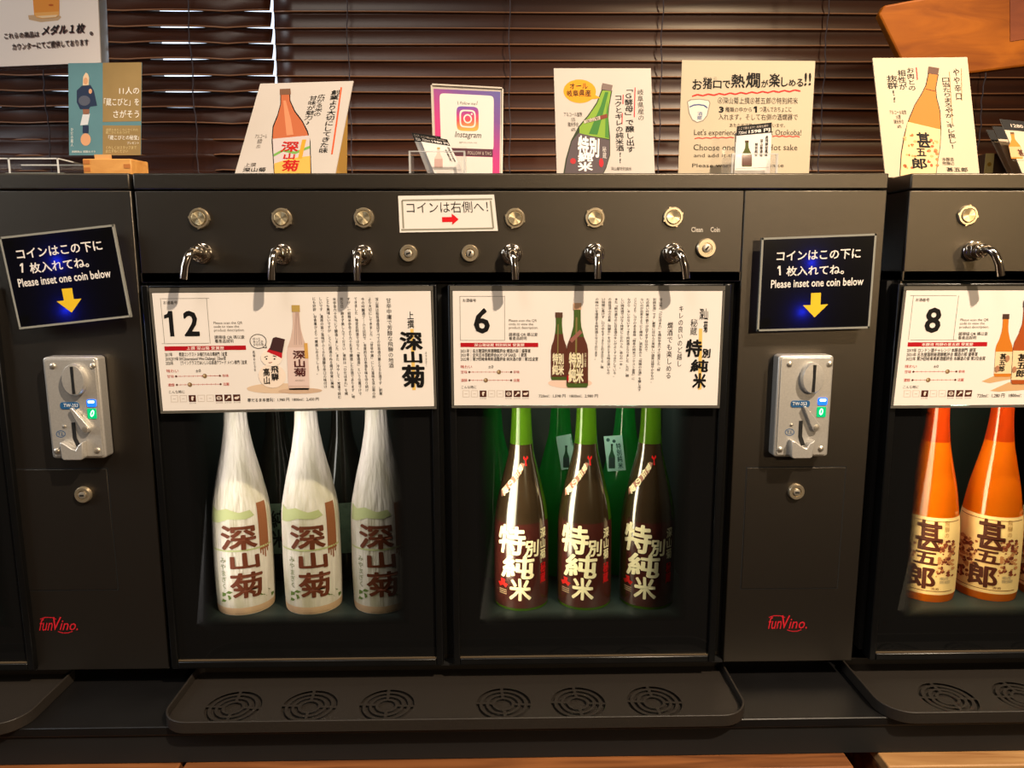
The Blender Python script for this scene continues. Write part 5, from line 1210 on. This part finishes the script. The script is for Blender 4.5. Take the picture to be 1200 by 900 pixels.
# poster hanging at top left
s = Sheet('hanging_poster', [(-70, -90), (111, -90), (118, 73.3), (-62, 80.5)], 'pale poster in a thick clear holder hanging at the top left with a beer picture', 'poster', Y=.20, mat_=mat('poster_paper', (242, 230, 222), .5, noise=.02, nscale=8), thick=.002)
C = s.C; mb = MB(); mb.prism([c+Vector((0, .0022, 0)) for c in C], (0, .022, 0), mat('holder_block', (150, 152, 154), .2, coat=1.0)); mb.build('holder', s.root, bevel=.001)
s.flat('printed_picture', [(33, 18), (66, 15.5), (72, 20), (68, 24), (48, 26), (34, 23)], ink(206, 170, 130), 1)
s.flat('printed_picture', [(36.5, -30), (70, -30), (69.5, 17), (66, 20.5), (50, 22), (43, 20.5), (40, 17)], ink(232, 150, 60), 2)
s.flat('printed_picture', [(40, 15), (69.5, 13.5), (69.3, 17.5), (66, 20.5), (50, 22), (43, 20.5)], ink(240, 176, 96), 3); s.flat('printed_picture', [(42.5, 19), (68, 17.5), (66, 20), (50, 21.4)], ink(246, 214, 170), 4)
s.oval('printed_picture', 60, 6, 3, 1.2, ink(196, 96, 30), 4, 10)
def outlined(body, q, **k):
    x0, y0, x1, y1 = q
    s.text(body, x0+.9, y0+1.1, x1+.9, y1+1.1, ink(120, 84, 84), layer=1, **k); s.text(body, x0, y0, x1, y1, BLACK, layer=3, **k)
outlined('これらの商品は', (5, 37.5, 46, 44.5), weight=.02, rot=-.03); outlined('メダル１枚', (48, 28.5, 101, 40), weight=.035, shear=.25, rot=-.03); outlined('。', (105, 37, 109, 41), weight=.02)
outlined('カウンターにてご提供しております', (14, 48, 105, 56), weight=.02, rot=-.03); s.done()
for x in (C[0].x+.02, C[1].x-.02):
    mb = MB(); mb.tube([(x, .212, C[0].z-.002), (x, .212, 4.2)], .0012, CORD, 8); mb.build('hanging_cord', s.root)

# wooden plaque at top right
PLQ = wood('plaque_wood', (120, 60, 8), (164, 92, 18), scale=(9, 40, 34), rough=.5, spec=.15)
YP = .17
pts = [(1030, 17.5), (1036.5, 6), (1066, .5), (1340, -46), (1340, 60), (1137, 86), (1068, 95)]
C = [P(x, y, YP) for x, y in pts]
root = empty('hanging_plaque', (C[2]+C[4])/2, 'thick angular wooden plaque hanging at the top right above the amber bottle sign', 'plaque')
mb = MB(); mb.prism(C, (0, .013, 0), PLQ); mb.build('board', root, bevel=.003, smooth=False)
q = [(1183, -40), (1330, -66), (1330, 30), (1184, 49)]; q = [(1183.5, -19), (1320, -42), (1320, 28), (1184, 48.5)]
mb = MB(); mb.prism([P(x, y, YP-.0006) for x, y in q], (0, .002, 0), wood('plaque_inset', (104, 44, 14), (130, 62, 24), scale=(9, 40, 40), rough=.4)); mb.build('inset_panel', root, smooth=False)
for px in (1090, 1290):
    p = P(px, 0, YP+.0065); mb = MB(); mb.tube([(p.x, YP+.0065, P(px, 5, YP).z), (p.x, YP+.0065, 4.2)], .0015, CORD, 8); mb.build('hanging_cord', root)

# ------------------------------------------------------------------ drip trays
TRAYM = mat('black_tray_coat', (40, 35, 30), .5, spec=.4, noise=.15, nscale=500, bump=.2, bscale=1200)
def tray(x0, x1, holes, label):
    zb = Z_CNT; zf_, zl = Z_CNT+.006, Z_CNT+.0155; y0, y1 = PZ(600, 841.5, zl).y, .03; r = .036
    root = empty('drip_tray', ((x0+x1)/2, -.04, zb), label, 'tray', 'drip trays under the taps')
    def outline(off):
        pts = []
        for (cx, cy, a0) in ((x1-r, y0+r, -90), (x1-.012, y1-.012, 0), (x0+.012, y1-.012, 90), (x0+r, y0+r, 180)):
            rr_ = r if cy < 0 else .012
            for k in range(9):
                a = math.radians(a0+90*k/8); pts.append((cx+(rr_+off)*math.cos(a), cy+(rr_+off)*math.sin(a)))
        return pts
    o1, o2 = outline(0), outline(-.0028); n = len(o1); mb = MB()
    vs = [(x, y, zb+.0003) for x, y in o1]+[(x, y, zl) for x, y in o1]+[(x, y, zl) for x, y in o2]+[(x, y, zb+.002) for x, y in o2]
    fs = []
    for k in range(n):
        j = (k+1) % n
        for l in range(3): fs.append((l*n+k, l*n+j, (l+1)*n+j, (l+1)*n+k))
    fs.append([3*n+k for k in range(n)]); fs.append(list(range(n-1, -1, -1)))
    mb.add(vs, fs, TRAYM); mb.build('rim', root, bevel=.0008)
    # grille plate with round openings
    R = .0345; cy = PZ(600, 824.5, zf_).y; mb = MB(); o3 = [(x, y) for x, y in outline(-.0034)]
    yl, yh = y0+.0034, y1-.0034
    xs = sorted(holes); edges = [x0+r]+[b for h in xs for b in (h-R-.002, h+R+.002)]+[x1-r]
    def q4(a, b, c, d): mb.add([(*p, zf_) for p in (a, b, c, d)], [(0, 1, 2, 3)], TRAYM)
    for i in range(0, len(edges), 2):
        if edges[i+1] > edges[i]: q4((edges[i], yl), (edges[i+1], yl), (edges[i+1], yh), (edges[i], yh))
    for h in xs:
        a, b = h-R-.002, h+R+.002; c0, c1 = cy-R-.002, cy+R+.002
        q4((a, yl), (b, yl), (b, c0), (a, c0)); q4((a, c1), (b, c1), (b, yh), (a, yh))
        m = 48; vs = []
        for k in range(m):
            t = 2*math.pi*k/m; c_, s_ = math.cos(t), math.sin(t); e = (R+.002)/max(abs(c_), abs(s_))
            vs += [(h+R*c_, cy+R*s_, zf_), (h+e*c_, cy+e*s_, zf_)]
        mb.add(vs, [(2*k, 2*k+1, 2*((k+1) % m)+1, 2*((k+1) % m)) for k in range(m)], TRAYM)
    for side in (0, 1):
        xs_ = [(x, y) for x, y in o3 if (x >= x1-r-1e-6 if side else x <= x0+r+1e-6)]
        xs_ = [(x, y) for x, y in xs_]
        cx_ = x1-r if side else x0+r
        xs_ = [(cx_, yl)]+[p for p in xs_ if abs(p[0]-cx_) > 1e-5]+[(cx_, yh)] if side else [(cx_, yh)]+[p for p in xs_ if abs(p[0]-cx_) > 1e-5]+[(cx_, yl)]
        mb.add([(*p, zf_) for p in xs_], [list(range(len(xs_)))], TRAYM)
    mb.build('grille_plate', root, smooth=False)
    for h in xs:
        mb = MB()
        def ann(ra, rb, gaps=True):
            m = 48; vs = []
            for k in range(m):
                t = 2*math.pi*k/m; vs += [(h+ra*math.cos(t), cy+ra*math.sin(t), zf_-.0002), (h+rb*math.cos(t), cy+rb*math.sin(t), zf_-.0002)]
            mb.add(vs, [(2*k, 2*k+1, 2*((k+1) % m)+1, 2*((k+1) % m)) for k in range(m)], TRAYM)
        for ra, rb in ((.0265, .0305), (.0185, .0222), (.0105, .0142)): ann(ra, rb)
        for k in range(4):
            a = math.radians(90*k+4*(1 if k % 2 else -1)); d = Vector((math.cos(a), math.sin(a), 0)); nn = Vector((-d.y, d.x, 0))*.0019; c = Vector((h, cy, zf_-.0001))
            mb.add([c+d*.0108-nn, c+d*.036-nn, c+d*.036+nn, c+d*.0108+nn], [(0, 1, 2, 3)], TRAYM)
        mb.build('drain_grille', root, smooth=False)
    return root
zh = Z_CNT+.006
def hx(px, py): return PZ(px, py, zh).x
xl, xr = (PZ(193, 832, Z_CNT+.0155).x, PZ(867.5, 812, Z_CNT+.0155).x)
tray(xl, xr, [hx(p, y) for p, y in ((274, 828), (363.5, 826), (454, 824), (590, 822), (677, 821), (766, 820))], 'long black drip tray with six round drains under the middle dispenser')
x = PZ(66, 805, Z_CNT+.0155).x; tray(x-.42, x, [x-.16], 'black drip tray with a rounded end at the left edge')
x = PZ(1001, 790, Z_CNT+.0155).x; tray(x, x+.5, [hx(1110, 817), hx(1196, 814), hx(1283, 812)], 'black drip tray with round drains under the right dispenser')
